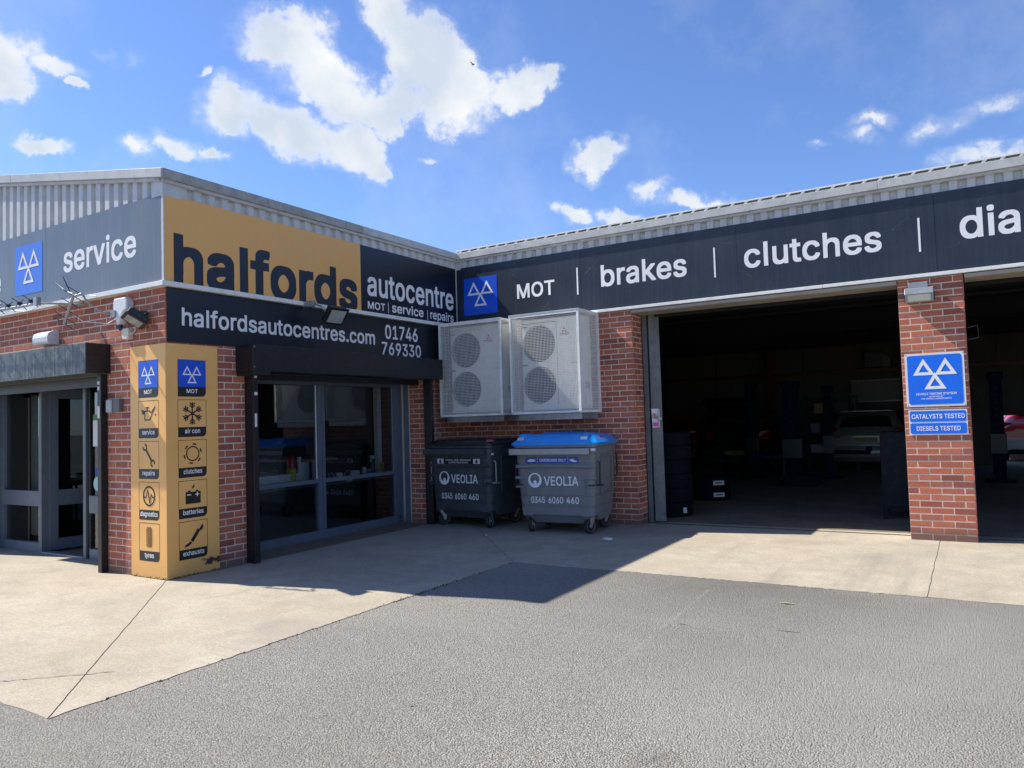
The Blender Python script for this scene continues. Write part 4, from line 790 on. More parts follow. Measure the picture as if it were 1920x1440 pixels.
# roofs
rf = MB(); rake(rf, -10.1, -.0, -L+.0, .3, 4.14, 4.17); rf.build('roof', MCLAD, bld)
mb = MB()
mb.add([(.02, -.01, 4.240), (14, -.01, 4.240), (14, 5.5, 4.78), (.02, 5.5, 4.78), (.02, -.01, 4.256), (14, -.01, 4.256), (14, 5.5, 4.796), (.02, 5.5, 4.796)], [(0,3,2,1),(4,5,6,7),(0,1,5,4),(1,2,6,5),(2,3,7,6),(3,0,4,7)])
mb.build('roof_sheet', MTRIM, bld)
mb = MB(); x = .06
while x < 14:      # pale webs of the sheet profile between the dark slots
    mb.add([(x, -.004, 4.197), (x+.028, -.004, 4.197), (x+.072, -.004, 4.241), (x+.030, -.004, 4.241), (x, .3, 4.22), (x+.028, .3, 4.22), (x+.072, .3, 4.27), (x+.030, .3, 4.27)], [(0, 1, 2, 3), (0, 4, 5, 1), (1, 5, 6, 2), (3, 2, 6, 7), (0, 3, 7, 4)]); x += .174
mb.build('sheet_profile', MTRIM, bld)
one('eaves_filler', MSTEELP, bld, .02, 14, .03, .06, 4.19, 4.240)
MB().add([(-10, .2, 4.16), (16, .2, 4.16), (16, 7, 4.72), (-10, 7, 4.72)], [(0, 1, 2, 3)]).add([(-10, 7, 4.72), (16, 7, 4.72), (16, 14, 4.2), (-10, 14, 4.2)], [(0, 1, 2, 3)]).build('roof', MCLAD, bld, recalc=False)
# workshop interior shell
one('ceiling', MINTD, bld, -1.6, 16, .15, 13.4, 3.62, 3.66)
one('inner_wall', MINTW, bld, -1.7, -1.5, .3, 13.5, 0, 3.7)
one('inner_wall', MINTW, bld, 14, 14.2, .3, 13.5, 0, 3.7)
one('inner_wall', MSHOPW, bld, -10, .0, .28, .40, 0, 3.7)
one('inner_wall', MSHOPW, bld, -10, -9.9, -5.0, .3, 0, 4.6)
bw = MB().box(-1.6, 7.62, 12.8, 13.0, 0, 3.7).box(7.62, 10.4, 12.8, 13.0, 1.24, 3.7).box(10.4, 14, 12.8, 13.0, 0, 3.7).build('back_wall', MINTW, bld)
one('shutter_curtain', MINTW, bld, 7.55, 10.47, 12.7, 12.76, 1.24, 3.4)
one('shop_ceiling', MSHOPW, bld, -10, -.3, -5.0, .3, 2.55, 2.6)
for z, h in ((2.50, .10), (3.27, .16)): one('purlin', MREDST, bld, -1.5, 14, 12.62, 12.79, z, z+h)
for x in (-1.2, 2.05, 5.45, 10.9): MB().box(x, x+.02, 12.45, 12.79, 0, 3.6).box(x-.08, x+.10, 12.43, 12.46, 0, 3.6).build('steel_column', MREDST, bld)
for y in (3.4, 7.2, 11): MB().box(-1.5, 14, y, y+.02, 3.2, 3.6).box(-1.5, 14, y-.08, y+.1, 3.17, 3.2).build('roof_beam', MINTD, bld)
for x in (.4, 2.9, 4.4, 7.3): one('conduit', MBLPL, bld, x, x+.03, 12.75, 12.79, .9, 3.2)
# steel jambs of the bays, with door leaf folded back
MB().box(2.985, 3.055, .37, .50, 0, 2.99).build('door_jamb', MSTEELP, bld, .004)
mb = MB().cbox((3.135, .435, 1.49), (.15, .09, 2.94), (0, 0, R(28))); fd = mb.build('folding_door', MSTEELP, bld, .004)
MB().cbox((3.185, .385, 1.47), (.03, .02, .26), (0, 0, R(28))).cbox((3.2, .37, 1.47), (.06, .03, .04), (0, 0, R(28))).build('handle', MGALV, fd, .002)
MB().cbox((3.10, .385, 2.2), (.05, .012, .03), (0, 0, R(28))).build('hinge', MBLACK, fd)
MB().box(6.31, 6.37, .34, .50, 0, 2.99).box(6.90, 6.967, .34, .5, 0, 2.99).build('door_jamb', MSTEELP, bld, .004)
MB().box(3.0, 6.30, .40, .52, 2.92, 2.955).box(6.97, 14, .40, .52, 2.92, 2.955).build('door_track', MINTD, bld)
mb = MB(); mb.tube([(6.985, .36, 2.42), (7.08, .36, 2.44), (7.09, .36, 2.30), (6.985, .36, 2.28)], .004, 6); mb.build('door_hook', MSTEELP, bld)
one('threshold_strip', MCRACK, bld, 2.99, 6.3, .30, .33, .0, .006); one('threshold_strip', MCRACK, bld, 6.98, 14, .30, .33, .0, .006)

# ---- shop window (A side), set back .5 m; local frame: x = world y, -y = outwards, so plane x = -.54 is local y .54
win = empty('shop_window', (0, 0, 0), A90, bld)
def wbox(name, m, x0, x1, y0, y1, z0, z1, bev=.003): return MB().box(x0, x1, y0, y1, z0, z1).build(name, m, win, bev)
wbox('bottom_rail', MFRAME, -4.10, -.90, .525, .60, .0, .115)
wbox('transom', MFRAME, -4.10, -2.54, .53, .59, .745, .80); wbox('transom', MFRAME, -2.42, -.96, .53, .59, .745, .80)
wbox('mullion', MFRAME, -2.54, -2.475, .52, .60, .115, 2.06); wbox('mullion', MFRAME, -2.472, -2.42, .515, .60, .115, 2.06)
wbox('side_frame', MFRAME, -.985, -.835, .52, .60, .115, 2.06)
wbox('head_rail', MFRAME, -4.1, -.84, .515, .60, 2.06, 2.2)
for x0, x1, z0, z1 in ((-4.1, -2.54, .80, 2.06), (-2.42, -.985, .80, 2.06), (-4.1, -2.54, .115, .745), (-2.42, -.985, .115, .745)):
    mb = MB(); mb.quad((x0, .56, z0), (x1, .56, z0), (x1, .56, z1), (x0, .56, z1)); mb.build('pane', MGLASS, win, recalc=False)
for x0, x1, z0, z1 in ((-2.56, -2.545, .80, 2.06), (-.998, -.988, .80, 2.06)):
    wbox('bead', MWPLAS if x0 < -2 else MSILV, x0, x1, .545, .555, z0, z1, 0)
MB().box(-.845, -.83, .36, .45, 0, 2.14).box(-.85, -.83, .50, .56, 0, 2.14).build('reveal_strip', MFRAME, win, .002)
one('window_sill', MSHOPW, bld, -.95, -.62, -4.1, -.84, .70, .745)
MB().box(-1.3, -.30, -.22, .28, 0, 2.55).build('inner_wall', MSHOPW, bld)
one('inner_post', MWPLAS, bld, -.80, -.72, -1.13, -1.05, .745, 2.5)
# shutter box and guides (A side)
sb = MB().box(-4.232, -.75, -.25, .045, 2.145, 2.443).build('shutter_box', MBLACK, bld, .004, rotz=A90)
MB().box(-4.225, -3.99, -.252, .04, 2.10, 2.145).build('end_plate', MBLACK, sb, .002)
for x, z in ((-4.215, 2.19), (-4.215, 2.415), (-.80, 2.19)): MB().cyl((x, -.2505, z), (x, -.256, z), .008, n=8).build('rivet', MGALV, sb)
one('shutter_slat', MBLACK, bld, -.22, -.15, -4.10, -.83, 2.08, 2.145)
gd = MB().box(-4.115, -4.045, -.10, .045, 0, 2.13).build('shutter_guide', MBLACK, bld, .004, rotz=A90)
MB().box(-4.045, -4.0, -.045, .045, 0, 2.13).build('channel', MBLACK, gd, .002)
for (z, h, wd) in ((2.095, .035, .035), (1.90, .035, .04), (1.60, .15, .03)):
    one('label_sticker', MPAPER, gd, -4.098, -4.098+wd, -.103, -.101, z-h/2, z+h/2)
g2 = MB().box(-.86, -.80, -.095, .045, 0, 2.145).build('shutter_guide', MBLACK, bld, .004, rotz=A90)
# ---- shop entrance (C side), frames in plane y = -4.69
ent = empty('shop_entrance', (0, -4.69, 0), 0, bld)
def ebox(name, m, x0, x1, y0, y1, z0, z1, bev=.003, par=None): return MB().box(x0, x1, y0, y1, z0, z1).build(name, m, par or ent, bev)
ebox('side_frame', MFRAME, -4.28, -4.185, -.035, .05, 0, 2.2)
ebox('bottom_rail', MFRAMEL, -4.185, -3.25, -.035, .05, 0, .125); ebox('mid_rail', MFRAMEL, -4.185, -3.25, -.038, .05, .59, .785)
ebox('head_rail', MFRAME, -4.185, -1.85, -.036, .05, 2.10, 2.25)
ebox('door_post', MFRAMEL, -3.25, -3.19, -.045, .05, 0, 2.10); ebox('door_post', MFRAMEL, -2.235, -2.175, -.045, .05, 0, 2.10)
ebox('door_post', MBLACK, -2.172, -2.12, -.02, .05, 0, 2.10)
ebox('bottom_rail', MFRAMEL, -2.12, -1.75, -.035, .05, 0, .125); ebox('mid_rail', MFRAMEL, -2.12, -1.75, -.038, .05, .55, .76)
ebox('side_frame', MFRAME, -1.75, -1.1, -.035, .05, 0, 2.2)
ebox('threshold', MSILV, -3.19, -2.235, -.05, .06, .0, .022)
for x0, x1, z0, z1 in ((-4.185, -3.25, .125, .59), (-4.185, -3.25, .785, 2.10), (-2.12, -1.75, .125, .55), (-2.12, -1.75, .76, 2.10)):
    MB().quad((x0, .01, z0), (x1, .01, z0), (x1, .01, z1), (x0, .01, z1)).build('pane', MGLASSD, ent, recalc=False)
leaf = MB().box(0, .10, -.02, .025, .03, 2.09).box(.85, .95, -.02, .025, .03, 2.09).box(.10, .85, -.02, .025, .03, .17).box(.10, .85, -.02, .025, .59, .79).box(.10, .85, -.02, .025, 1.97, 2.09).build('door', MFRAME, bld, .002, loc=(-3.17, -4.65, 0), rotz=R(80))
MB().quad((.10, 0, .17), (.85, 0, .17), (.85, 0, .59), (.10, 0, .59)).build('pane', MGLASSD, leaf, recalc=False)
MB().quad((.10, 0, .79), (.85, 0, .79), (.85, 0, 1.97), (.10, 0, 1.97)).build('pane', MGLASSD, leaf, recalc=False)
one('letter_plate', MBLPL, leaf, .38, .72, -.035, -.021, .66, .73)
poster = ebox('notice', MPAPER, -2.07, -1.90, -.012, -.010, 1.35, 1.66, 0)
ebox('notice', basic('green_card', (.10, .22, .06), .6), -2.07, -1.90, -.0115, -.0105, 1.66, 1.73, 0)
flat('round_sticker', [disc(-1.98, .90, .085, 20)], basic('mint_sticker', (.35, .6, .55), .5), ent, -.012)
ebox('blue_sticker', basic('blue_card', (.03, .08, .3), .6), -2.03, -1.93, -.012, -.010, 1.0, 1.09, 0)
sb2 = MB().box(-4.45, -1.04, -.27, .04, 2.15, 2.48).build('shutter_box', [MDARKP], bld, .004, loc=(0, -5.09, 0))
MB().box(-1.0395, -1.034, -.262, .035, 2.155, 2.475).build('end_plate', MBLACK, sb2, .002)
one('shutter_slat', MBLACK, bld, -4.4, -1.12, -5.02, -4.95, 2.03, 2.15)
for xa, xb in ((-1.165, -1.095), (-4.42, -4.35)):
    g3 = MB().box(xa, xb, -.075, .05, 0, 2.15).build('shutter_guide', MBLACK, bld, .004, loc=(0, -5.09, 0))
    MB().box(xa-.02, xa, -.05, .06, 0, 2.15).build('channel', MBLACK, g3, .002)
    if xa > -2:
        for z, h in ((2.055, .035), (1.995, .04), (1.735, .13)): one('label_sticker', MPAPER, g3, xa+.012, xa+.05, -.079, -.076, z-h/2, z+h/2)
# reveal inside the entrance and shop depth
one('reveal', MMORT, bld, -1.1, -1.03, -4.84, -4.6, 0, 2.5)
one('inner_wall', MSHOPW, bld, -1.75, -1.0, -4.62, -4.5, 0, 2.55)
one('inner_wall', MSHOPW, bld, -4.6, -4.3, -5.0, -4.5, 0, 2.55)
# ================================================================ SIGNS
# orange sign over the window wall (local x = world y, outwards = -y local)
sA = thing('fascia_sign', 'orange fascia sign with huge dark lettering at the outer corner', 'sign', (0, 0, 0), A90)
one('panel', MORANGE, sA, -5.134, -2.216, 0, .03, 3.052, HS)
text(sA, 'halfords', -5.02, -2.29, 3.0535, .515, 'h', MINK, wt='h', track=.0)
one('edge_strip', MCLAD, sA, -5.137, -5.128, -.004, .03, 3.052, HS)
sA2 = thing('fascia_sign', 'dark navy fascia sign with white autocentre lettering beside the inner corner', 'sign', (0, 0, 0), A90)
one('panel', MNAVYS, sA2, -2.214, -.003, 0, .03, 3.052, HS)
text(sA2, 'autocentre', -2.09, -.09, 3.29, .245*1.37/1.0, 'h', MWHITE, bold=.030, res=5)
text(sA2, 'MOT', -2.088, -1.73, 3.10, .100, 'M', MWHITE, bold=.014)
text(sA2, 'service', -1.585, -.865, 3.10, .135, 'i', MWHITE, bold=.014)
text(sA2, 'repairs', -.70, -.095, 3.095, .135, 'i', MWHITE, bold=.014)
flat('divider', [[(-1.672, 3.08), (-1.660, 3.08), (-1.660, 3.225), (-1.672, 3.225)]], MWHITE, sA2, -.004)
flat('divider', [[(-.775, 3.06), (-.763, 3.06), (-.763, 3.215), (-.775, 3.215)]], MWHITE, sA2, -.004)
sW = thing('sign_board', 'black board with white web address and phone number above the shop window', 'sign', (-.03, 0, 0), A90)
one('panel', MNAVYS, sW, -5.075, -.06, 0, .014, 2.43, 2.997)
text(sW, 'halfordsautocentres.com', -4.912, -1.925, 2.615, .187, 'h', MWHITE, bold=.024, res=5)
text(sW, '01746', -1.710, -.983, 2.72, .195, '0', MWHITE, bold=.016)
text(sW, '769330', -1.790, -.913, 2.490, .175, '7', MWHITE, bold=.016)
sC = thing('fascia_sign', 'navy fascia sign with painted-in grey sheen and white service lettering on the left gable', 'sign', (0, -L, 0))
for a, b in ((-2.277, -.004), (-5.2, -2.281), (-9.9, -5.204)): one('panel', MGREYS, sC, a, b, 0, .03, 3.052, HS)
text(sC, 'service', -1.888, -.468, 3.377, .30, 'i', MWHITE, bold=.020, res=5)
lg = flat('logo_square', [[(-2.989, 3.216), (-2.351, 3.216), (-2.351, 3.821), (-2.989, 3.821)]], MBLUESHEEN, sC, -.003)
flat('triangle_logo', tri_logo(-2.67, 3.545, .50, .105), MWHITE, lg, -.006)
text(sC, 'autocentre', -5.35, -3.345, 3.30, .30, 'h', MWHITE, bold=.028)
text(sC, 'MOT', -5.35, -4.98, 3.10, .10, 'M', MWHITE, bold=.014); text(sC, 'service', -4.83, -4.12, 3.10, .135, 'i', MWHITE, bold=.014); text(sC, 'repairs', -3.95, -3.35, 3.095, .135, 'i', MWHITE, bold=.014)
sB = thing('fascia_sign', 'long dark navy fascia sign with white lettering over the open bays', 'sign', (0, 0, 0))
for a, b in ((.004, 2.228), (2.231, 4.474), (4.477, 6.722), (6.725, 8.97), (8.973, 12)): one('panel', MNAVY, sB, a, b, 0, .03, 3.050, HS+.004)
lg = flat('logo_square', [[(.151, 3.186), (.779, 3.186), (.779, 3.777), (.151, 3.777)]], MBLUE, sB, -.003)
flat('triangle_logo', tri_logo(.465, 3.515, .49, .105), MWHITE, lg, -.006)
text(sB, 'MOT', 1.138, 1.788, 3.36, .215, 'M', MWHITE, bold=.022)
text(sB, 'brakes', 2.545, 3.803, 3.382, .303, 'b', MWHITE, bold=.022, res=5)
text(sB, 'clutches', 4.568, 6.168, 3.382, .303, 'h', MWHITE, bold=.022, res=5)
text(sB, 'diagnostics', 6.965, 9.25, 3.397, .325, 'd', MWHITE, bold=.022, res=5)
for x in (2.170, 4.184, 6.562): flat('divider', [[(x-.011, 3.305), (x+.011, 3.305), (x+.011, 3.70), (x-.011, 3.70)]], MWHITE, sB, -.004)
for x in (.001,): one('corner_strip', MCLAD, sB, .0, .012, -.012, -.001, 3.05, HS)

# corner panel with pictogram tiles on both faces
cp = thing('corner_panel', 'yellow-orange corner panel with ten black pictogram tiles', 'sign', (-.025, -5.108, 0))
def scuffed():
    m, nt, b = new_mat('scuffed_yellow_sheet'); t = NT(nt); pos = t.geo(); xyz = t.sep(pos)
    n = t.noise(pos, 26, 6, .75, .8); n2 = t.noise(t.mapv(pos, (6, 6, 40)), 1, 5, .7)
    band = t.math('MULTIPLY', t.rng(xyz[1], -5.0, -4.62, 0, 1), t.rng(t.math('ABSOLUTE', t.math('SUBTRACT', xyz[2], .115)), .03, .075, 1, 0))
    s1 = t.rng(t.math('ADD', t.math('MULTIPLY', band, .34), t.math('ADD', t.math('MULTIPLY', n, .6), t.math('MULTIPLY', n2, .25))), .71, .75)
    s1 = t.math('MULTIPLY', s1, t.rng(band, .05, .3))
    edge = t.rng(xyz[2], .0, .05, 1, 0); s2 = t.rng(t.math('ADD', t.math('MULTIPLY', edge, .35), t.noise(pos, 40, 4, .7)), .74, .80)
    base = t.mix(t.rng(t.noise(pos, 2, 4, .6), .3, .7), (.83, .44, .125), (.90, .50, .165))
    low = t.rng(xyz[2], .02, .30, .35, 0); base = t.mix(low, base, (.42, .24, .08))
    t.L.new(t.mix(t.math('MAXIMUM', s1, s2), base, (.035, .03, .025)), b.inputs['Base Color'])
    b.inputs['Roughness'].default_value = .42; return m
MSC = scuffed()
one('side_sheet', MSC, cp, -.008, .0, .0, .622, .004, 2.413)
one('side_sheet', MSC, cp, -.612, -.0085, .0, .008, .004, 2.413)
def oilcan(c, z, s):
    P = lambda *q: [(c+a*s, z+b*s) for a, b in q]
    return stroke(P((-.24, -.04), (-.24, .14), (.08, .14), (.18, .06), (.44, .30), (.10, -.22), (-.24, -.22)), .05*s, True)+[P((-.48, .22), (-.24, .14), (-.24, .02), (-.40, -.0))]+stroke(P((-.08, .14), (-.08, .28)), .06*s)+stroke(P((-.18, .28), (.04, .28)), .05*s)+[disc(c+.47*s, z-.02*s, .04*s, 10)]
def snow(c, z, s):
    out = []
    for k in range(6):
        a = R(60*k+90); d = (math.cos(a), math.sin(a)); out += stroke([(c, z), (c+d[0]*.46*s, z+d[1]*.46*s)], .06*s)
        for q in (.24, .34):
            for sg in (-1, 1):
                b = a+sg*R(48); out += stroke([(c+d[0]*q*s, z+d[1]*q*s), (c+d[0]*q*s+math.cos(b)*.15*s, z+d[1]*q*s+math.sin(b)*.15*s)], .05*s)
    return out
def spanner(c, z, s):
    P = lambda *q: [(c+a*s, z+b*s) for a, b in q]
    o = stroke(P((-.20, .24), (.22, -.26)), .10*s)
    for (x, y, a0) in ((-.26, .32, 129), (.27, -.33, -51)):
        pts = [(c+(x+.12*math.cos(R(a0+q)))*s, z+(y+.12*math.sin(R(a0+q)))*s) for q in range(50, 311, 26)]
        o += stroke(pts, .07*s)
    return o
def clutch(c, z, s):
    o = annulus(c, z, .27*s, .32*s)
    for k in range(6):
        a = R(60*k+18); pts = [(c+.41*s*math.cos(a+q), z+.41*s*math.sin(a+q)) for q in (-.17, 0, .17)]; o += stroke(pts, .06*s)
    return o
def pulse(c, z, s):
    P = lambda *q: [(c+a*s, z+b*s) for a, b in q]
    return annulus(c, z, .34*s, .41*s)+stroke(P((-.38, -.05), (-.2, -.05), (-.08, .24), (.05, -.28), (.15, .08), (.22, -.04), (.38, -.04)), .05*s)
def battery(c, z, s):
    P = lambda *q: [(c+a*s, z+b*s) for a, b in q]
    return [P((-.36, -.40), (.36, -.40), (.36, .10), (-.36, .10)), P((-.24, .10), (-.13, .10), (-.13, .16), (-.24, .16)), P((.13, .10), (.24, .10), (.24, .16), (.13, .16)),
            P((.08, .44), (-.08, .26), (.01, .27)), P((-.05, .18), (.10, .35), (.01, .33))]
def exhaust(c, z, s):
    P = lambda *q: [(c+a*s, z+b*s) for a, b in q]
    return [P((-.14, -.22), (-.02, -.32), (.32, .14), (.20, .24)), P((.26, .20), (.36, .12), (.48, .24), (.46, .42)), P((-.16, -.26), (-.06, -.34), (-.22, -.44), (-.42, -.50), (-.40, -.40), (-.28, -.34))]
def tyre_icon(c, z, s):
    out = []
    for k in (-1, 0, 1):
        pts = []
        for i in range(15): pts.append((c+(k*.095+.018*(1 if i % 2 else -1))*s, z+(-.40+.8*i/14+(-.0))*s))
        out += stroke(pts, .042*s)
    out += stroke([(c-.17*s, z-.36*s), (c-.17*s, z+.36*s)], .03*s)+stroke([(c+.17*s, z-.36*s), (c+.17*s, z+.36*s)], .03*s)
    return out
def tile(par, x0, x1, ztop, icon, cap, rz=0):
    w = x1-x0; h = .389; zc = ztop-h*.735; st = .005
    if icon == 'mot':
        tl = flat('pictogram_tile', [rrect(x0, x1, ztop-h, ztop, .045, 5, (0, 1, 0, 0))], MBLACKV, par, -.001)
        flat('blue_field', [[(x0+st, zc), (x1-st, zc), (x1-st, ztop-st), (x0+st, ztop-st)]], MBLUE, tl, -.002)
        flat('triangle_logo', tri_logo((x0+x1)/2, ztop-h*.40, w*.68, .10), MWHITE, tl, -.003)
    else:
        tl = flat('pictogram_tile', [rrect(x0, x1, ztop-h, zc, .045, 5, (0, 1, 0, 0))]+stroke([(x0, zc), (x0, ztop), (x1, ztop), (x1, zc)], st), MBLACKV, par, -.001)
        flat('icon', icon((x0+x1)/2, (ztop+zc)/2, w*.74), MBLACKV, tl, -.002)
        if icon is battery:
            c = (x0+x1)/2; z = (ztop+zc)/2; s = w*.74
            flat('plus_minus', stroke([(c-.28*s, z-.02*s), (c-.12*s, z-.02*s)], .045*s)+stroke([(c+.11*s, z-.02*s), (c+.27*s, z-.02*s)], .045*s)+stroke([(c+.19*s, z-.10*s), (c+.19*s, z+.06*s)], .045*s), MWHITE, tl, -.004)
    tl.rotation_euler = (0, 0, rz)
    ww = {'MOT': .40, 'service': .62, 'repairs': .62, 'diagnostics': .86, 'tyres': .46, 'air con': .54, 'clutches': .66, 'batteries': .72, 'exhausts': .74}[cap]*w
    text(tl, cap, (x0+x1)/2-ww/2, (x0+x1)/2+ww/2, ztop-h*.90, h*.105 if cap == 'MOT' else h*.125, 'M' if cap == 'MOT' else 'l', MWHITE, y=-.0035, bold=.022, name='caption', res=2)
for k, (ic, cap) in enumerate((('mot', 'MOT'), (snow, 'air con'), (clutch, 'clutches'), (battery, 'batteries'), (exhaust, 'exhausts'))): tile(cp, .137, .472, 2.252-.4225*k, ic, cap, A90)
for k, (ic, cap) in enumerate((('mot', 'MOT'), (oilcan, 'service'), (spanner, 'repairs'), (pulse, 'diagnostics'), (tyre_icon, 'tyres'))): tile(cp, -.468, -.122, 2.252-.4225*k, ic, cap)

# pier signs
ms = thing('station_sign', 'white-edged blue square sign with three triangles on the sunlit pier', 'sign', (6.34, .018, 0))
MB().box(0, .593, -.004, .006, 1.523, 2.134).build('plate', MWPLAS, ms, .001)
bf = flat('blue_field', [rrect(.024, .569, 1.547, 2.110, .03)], MBLUES, ms, -.006)
flat('triangle_logo', tri_logo(.298, 1.895, .44, .125), MWHITE, bf, -.008)
text(bf, 'VEHICLE TESTING STATION', .098, .502, 1.655, .024, 'V', MWHITE, y=-.0075, bold=.022)
text(bf, 'APPROVED BY', .228, .372, 1.630, .012, 'A', MWHITE, y=-.0075, bold=.012)
text(bf, 'THE VEHICLE INSPECTORATE', .148, .452, 1.604, .016, 'T', MWHITE, y=-.0075, bold=.016)
for x in (.012, .581):
    for z in (1.535, 2.122): MB().cyl((x, -.004, z), (x, -.008, z), .006, n=8).build('screw', MGALV, ms)
m2 = thing('testing_sign', 'white-edged sign with two blue bars of text below the square sign', 'sign', (6.352, .018, 0))
MB().box(0, .582, -.004, .006, 1.200, 1.484).build('plate', MWPLAS, m2, .001)
for z0, z1, s, a, b in ((1.350, 1.472, 'CATALYSTS TESTED', .030, .556), (1.212, 1.334, 'DIESELS TESTED', .075, .510)):
    f_ = flat('blue_bar', [rrect(.012, .570, z0, z1, .018)], MBLUES, m2, -.006)
    text(f_, s, a, b, z0+.036, .050, 'T', MWHITE, y=-.0075, bold=.034)
# prohibition notice on the folded door
ns = thing('warning_notice', 'curled white notice with red ring and pink band on the steel jamb', 'notice', (3.085, .36, 1.34), R(28))
cv = MB(); n = 6; secs = []
for i in range(n+1):
    x = .10*i/n; y = -.012-.02*(i/n)**2; secs.append([(x+.012, y, .0), (x, y, .27)])
for i in range(n): cv.add([secs[i][0], secs[i+1][0], secs[i+1][1], secs[i][1]], [(0, 1, 2, 3)])
cv.build('paper_sheet', MPAPER, ns, recalc=False)
flat('red_ring', annulus(.045, .165, .030, .038, 20)+stroke([(.022, .19), (.068, .142)], .006), basic('red_ink', (.6, .03, .04), .6), ns, -.034)
flat('figure_mark', [[(.035, .14), (.047, .14), (.052, .19), (.042, .19)]], MBLACKV, ns, -.036)
flat('pink_band', [[(.022, .02), (.092, .02), (.090, .075), (.020, .075)]], basic('magenta_ink', (.6, .08, .35), .6), ns, -.037)

MLENS = basic('frosted_lamp_lens', (.34, .36, .36), .15, 0, .2, 9)
# ================================================================ WALL FITTINGS
def flood(par, w=.28, d=.07, h=.22, glass_small=False):
    MB().box(-w/2, w/2, -d, 0, -h/2, h/2).build('lamp_body', MBLACK, par, .012)
    MB().box(-w/2-.012, w/2+.012, -d-.012, -d, -h/2-.012, h/2+.012).build('bezel', MBLACK, par, .006)
    r = MB(); r.loft([[(-w*.42, -d-.0125, -h*.40), (w*.42, -d-.0125, -h*.40), (w*.42, -d-.0125, h*.40), (-w*.42, -d-.0125, h*.40)], [(-w*.14, -d+.03, -h*.1), (w*.14, -d+.03, -h*.1), (w*.14, -d+.03, h*.12), (-w*.14, -d+.03, h*.12)]], smooth=False, cap0=False)
    r.build('reflector', MREFL, par, recalc=False)
    MB().quad((-w*.42, -d-.014, -h*.40), (w*.42, -d-.014, -h*.40), (w*.42, -d-.014, h*.40), (-w*.42, -d-.014, h*.40)).build('lens', MLENS, par, recalc=False)
    for k in range(5): MB().box(-w/2+.03+k*(w-.06)/4-.003, -w/2+.03+k*(w-.06)/4+.003, 0, .02, -h/2+.02, h/2-.02).build('cooling_fin', MBLACK, par)
fl = thing('floodlight', 'black floodlight tilted down from the trim below the large dark lettering', 'floodlight', (.30, -3.05, 2.93), A90)
hd = empty('lamp_head', (0, 0, -.03), 0, fl); hd.rotation_euler = (R(38), 0, R(-4)); flood(hd)
MB().cbox((-.20, .20, .08), (.05, .16, .07)).tube([(-.19, .12, .08), (-.18, .0, .03), (-.15, -.02, -.02)], .012).build('bracket', MGALV, fl)
fl2 = thing('floodlight', 'grey bulkhead floodlight high on the sunlit brick pier', 'floodlight', (6.53, .03, 2.88), 0)
MB().box(-.11, .09, -.06, 0, .0, .075).build('mounting_box', MSILV, fl2, .006)
for k in range(9): one('cooling_fin', MSILV, fl2, -.09+k*.02, -.084+k*.02, -.065, -.06, -.01, .02)
h2 = empty('lamp_head', (.0, -.075, -.055), 0, fl2); h2.rotation_euler = (R(14), 0, 0)
MB().loft([[(-.145, -.03, .06), (.145, -.03, .06), (.145, .07, .06), (-.145, .07, .06)], [(-.145, -.07, .0), (.145, -.07, .0), (.145, .075, .0), (-.145, .075, .0)]], smooth=False).box(-.145, -.122, -.068, .07, -.095, .0).box(.122, .145, -.068, .07, -.095, 0).box(-.122, .122, -.04, .07, -.10, .0).build('lamp_housing', MSILV, h2, .003)
one('lamp_glass', MCREAM, h2, -.120, .120, -.055, -.041, -.085, -.008)
one('side_trim', MBLACK, h2, -.150, -.146, -.068, .06, -.095, .0); one('side_trim', MBLACK, h2, .146, .150, -.068, .06, -.095, .0)
# corner group on the gable side: alarm box, floodlight, junction box
al = thing('alarm_box', 'white plastic alarm box on brick under the gable sign', 'alarm box', (-.71, -5.09, 2.80))
pts = [(-.13, .17), (.10, .17), (.15, .11), (.15, .02), (.06, -.02), (-.02, -.15), (-.07, -.17), (-.15, .06)]
o = MB().prism([(x*.86, z*.86) for x, z in pts], 'y', -.09, 0); al_b = o.build('alarm_cover', MWPLAS, al, .015)
MB().cyl((-.06, -.05, -.155), (-.04, -.05, -.19), .035, .02, 12).build('strobe_lens', basic('dark_blue_lens', (.02, .04, .12), .2), al)
fl3 = thing('floodlight', 'black square floodlight beside the white alarm box near the corner', 'floodlight', (-.37, -5.17, 2.75), R(-14))
h3 = empty('lamp_head', (0, -.02, -.03), 0, fl3); h3.rotation_euler = (R(58), R(-4), R(-8)); flood(h3, .30, .06, .21)
MB().tube([(-.05, .06, -.10), (.0, .0, -.05), (.16, .02, -.02)], .010).box(-.02, .03, -.0, .07, -.06, .02).build('bracket', MBLACK, fl3)
jb = thing('junction_box', 'small cream junction box below the alarm box', 'junction box', (-.66, -5.09, 2.555))
MB().box(-.055, .055, -.06, 0, -.055, .06).build('box_body', MCREAM, jb, .006)
MB().cyl((.056, -.03, .0), (.085, -.03, 0), .012, n=10).tube([(.085, -.03, 0), (.12, -.02, .03), (.14, -.03, .12)], .006).build('cable_gland', MCREAM, jb)
wl = thing('wall_light', 'white rounded wall light above the entrance shutter box', 'wall light', (-2.33, -5.09, 2.64))
pr2 = [(-.11, -.0), (-.10, -.07), (-.06, -.085), (.07, -.085), (.075, 0)]
MB().prism([(0, -.08), (0, .075), (-.06, .075), (-.115, .05), (-.13, 0), (-.125, -.06), (-.10, -.08)], 'x', -.10, .22).build('light_diffuser', MWPLAS, wl, .012)
MB().prism([(0, -.085), (0, .08), (-.06, .08), (-.118, .05), (-.134, 0), (-.13, -.062), (-.10, -.085)], 'x', .222, .25).build('end_cap', MWPLAS, wl, .003)
it = thing('intercom', 'pair of small grey entry boxes on brick beside the entrance', 'intercom', (-.92, -5.09, 1.80))
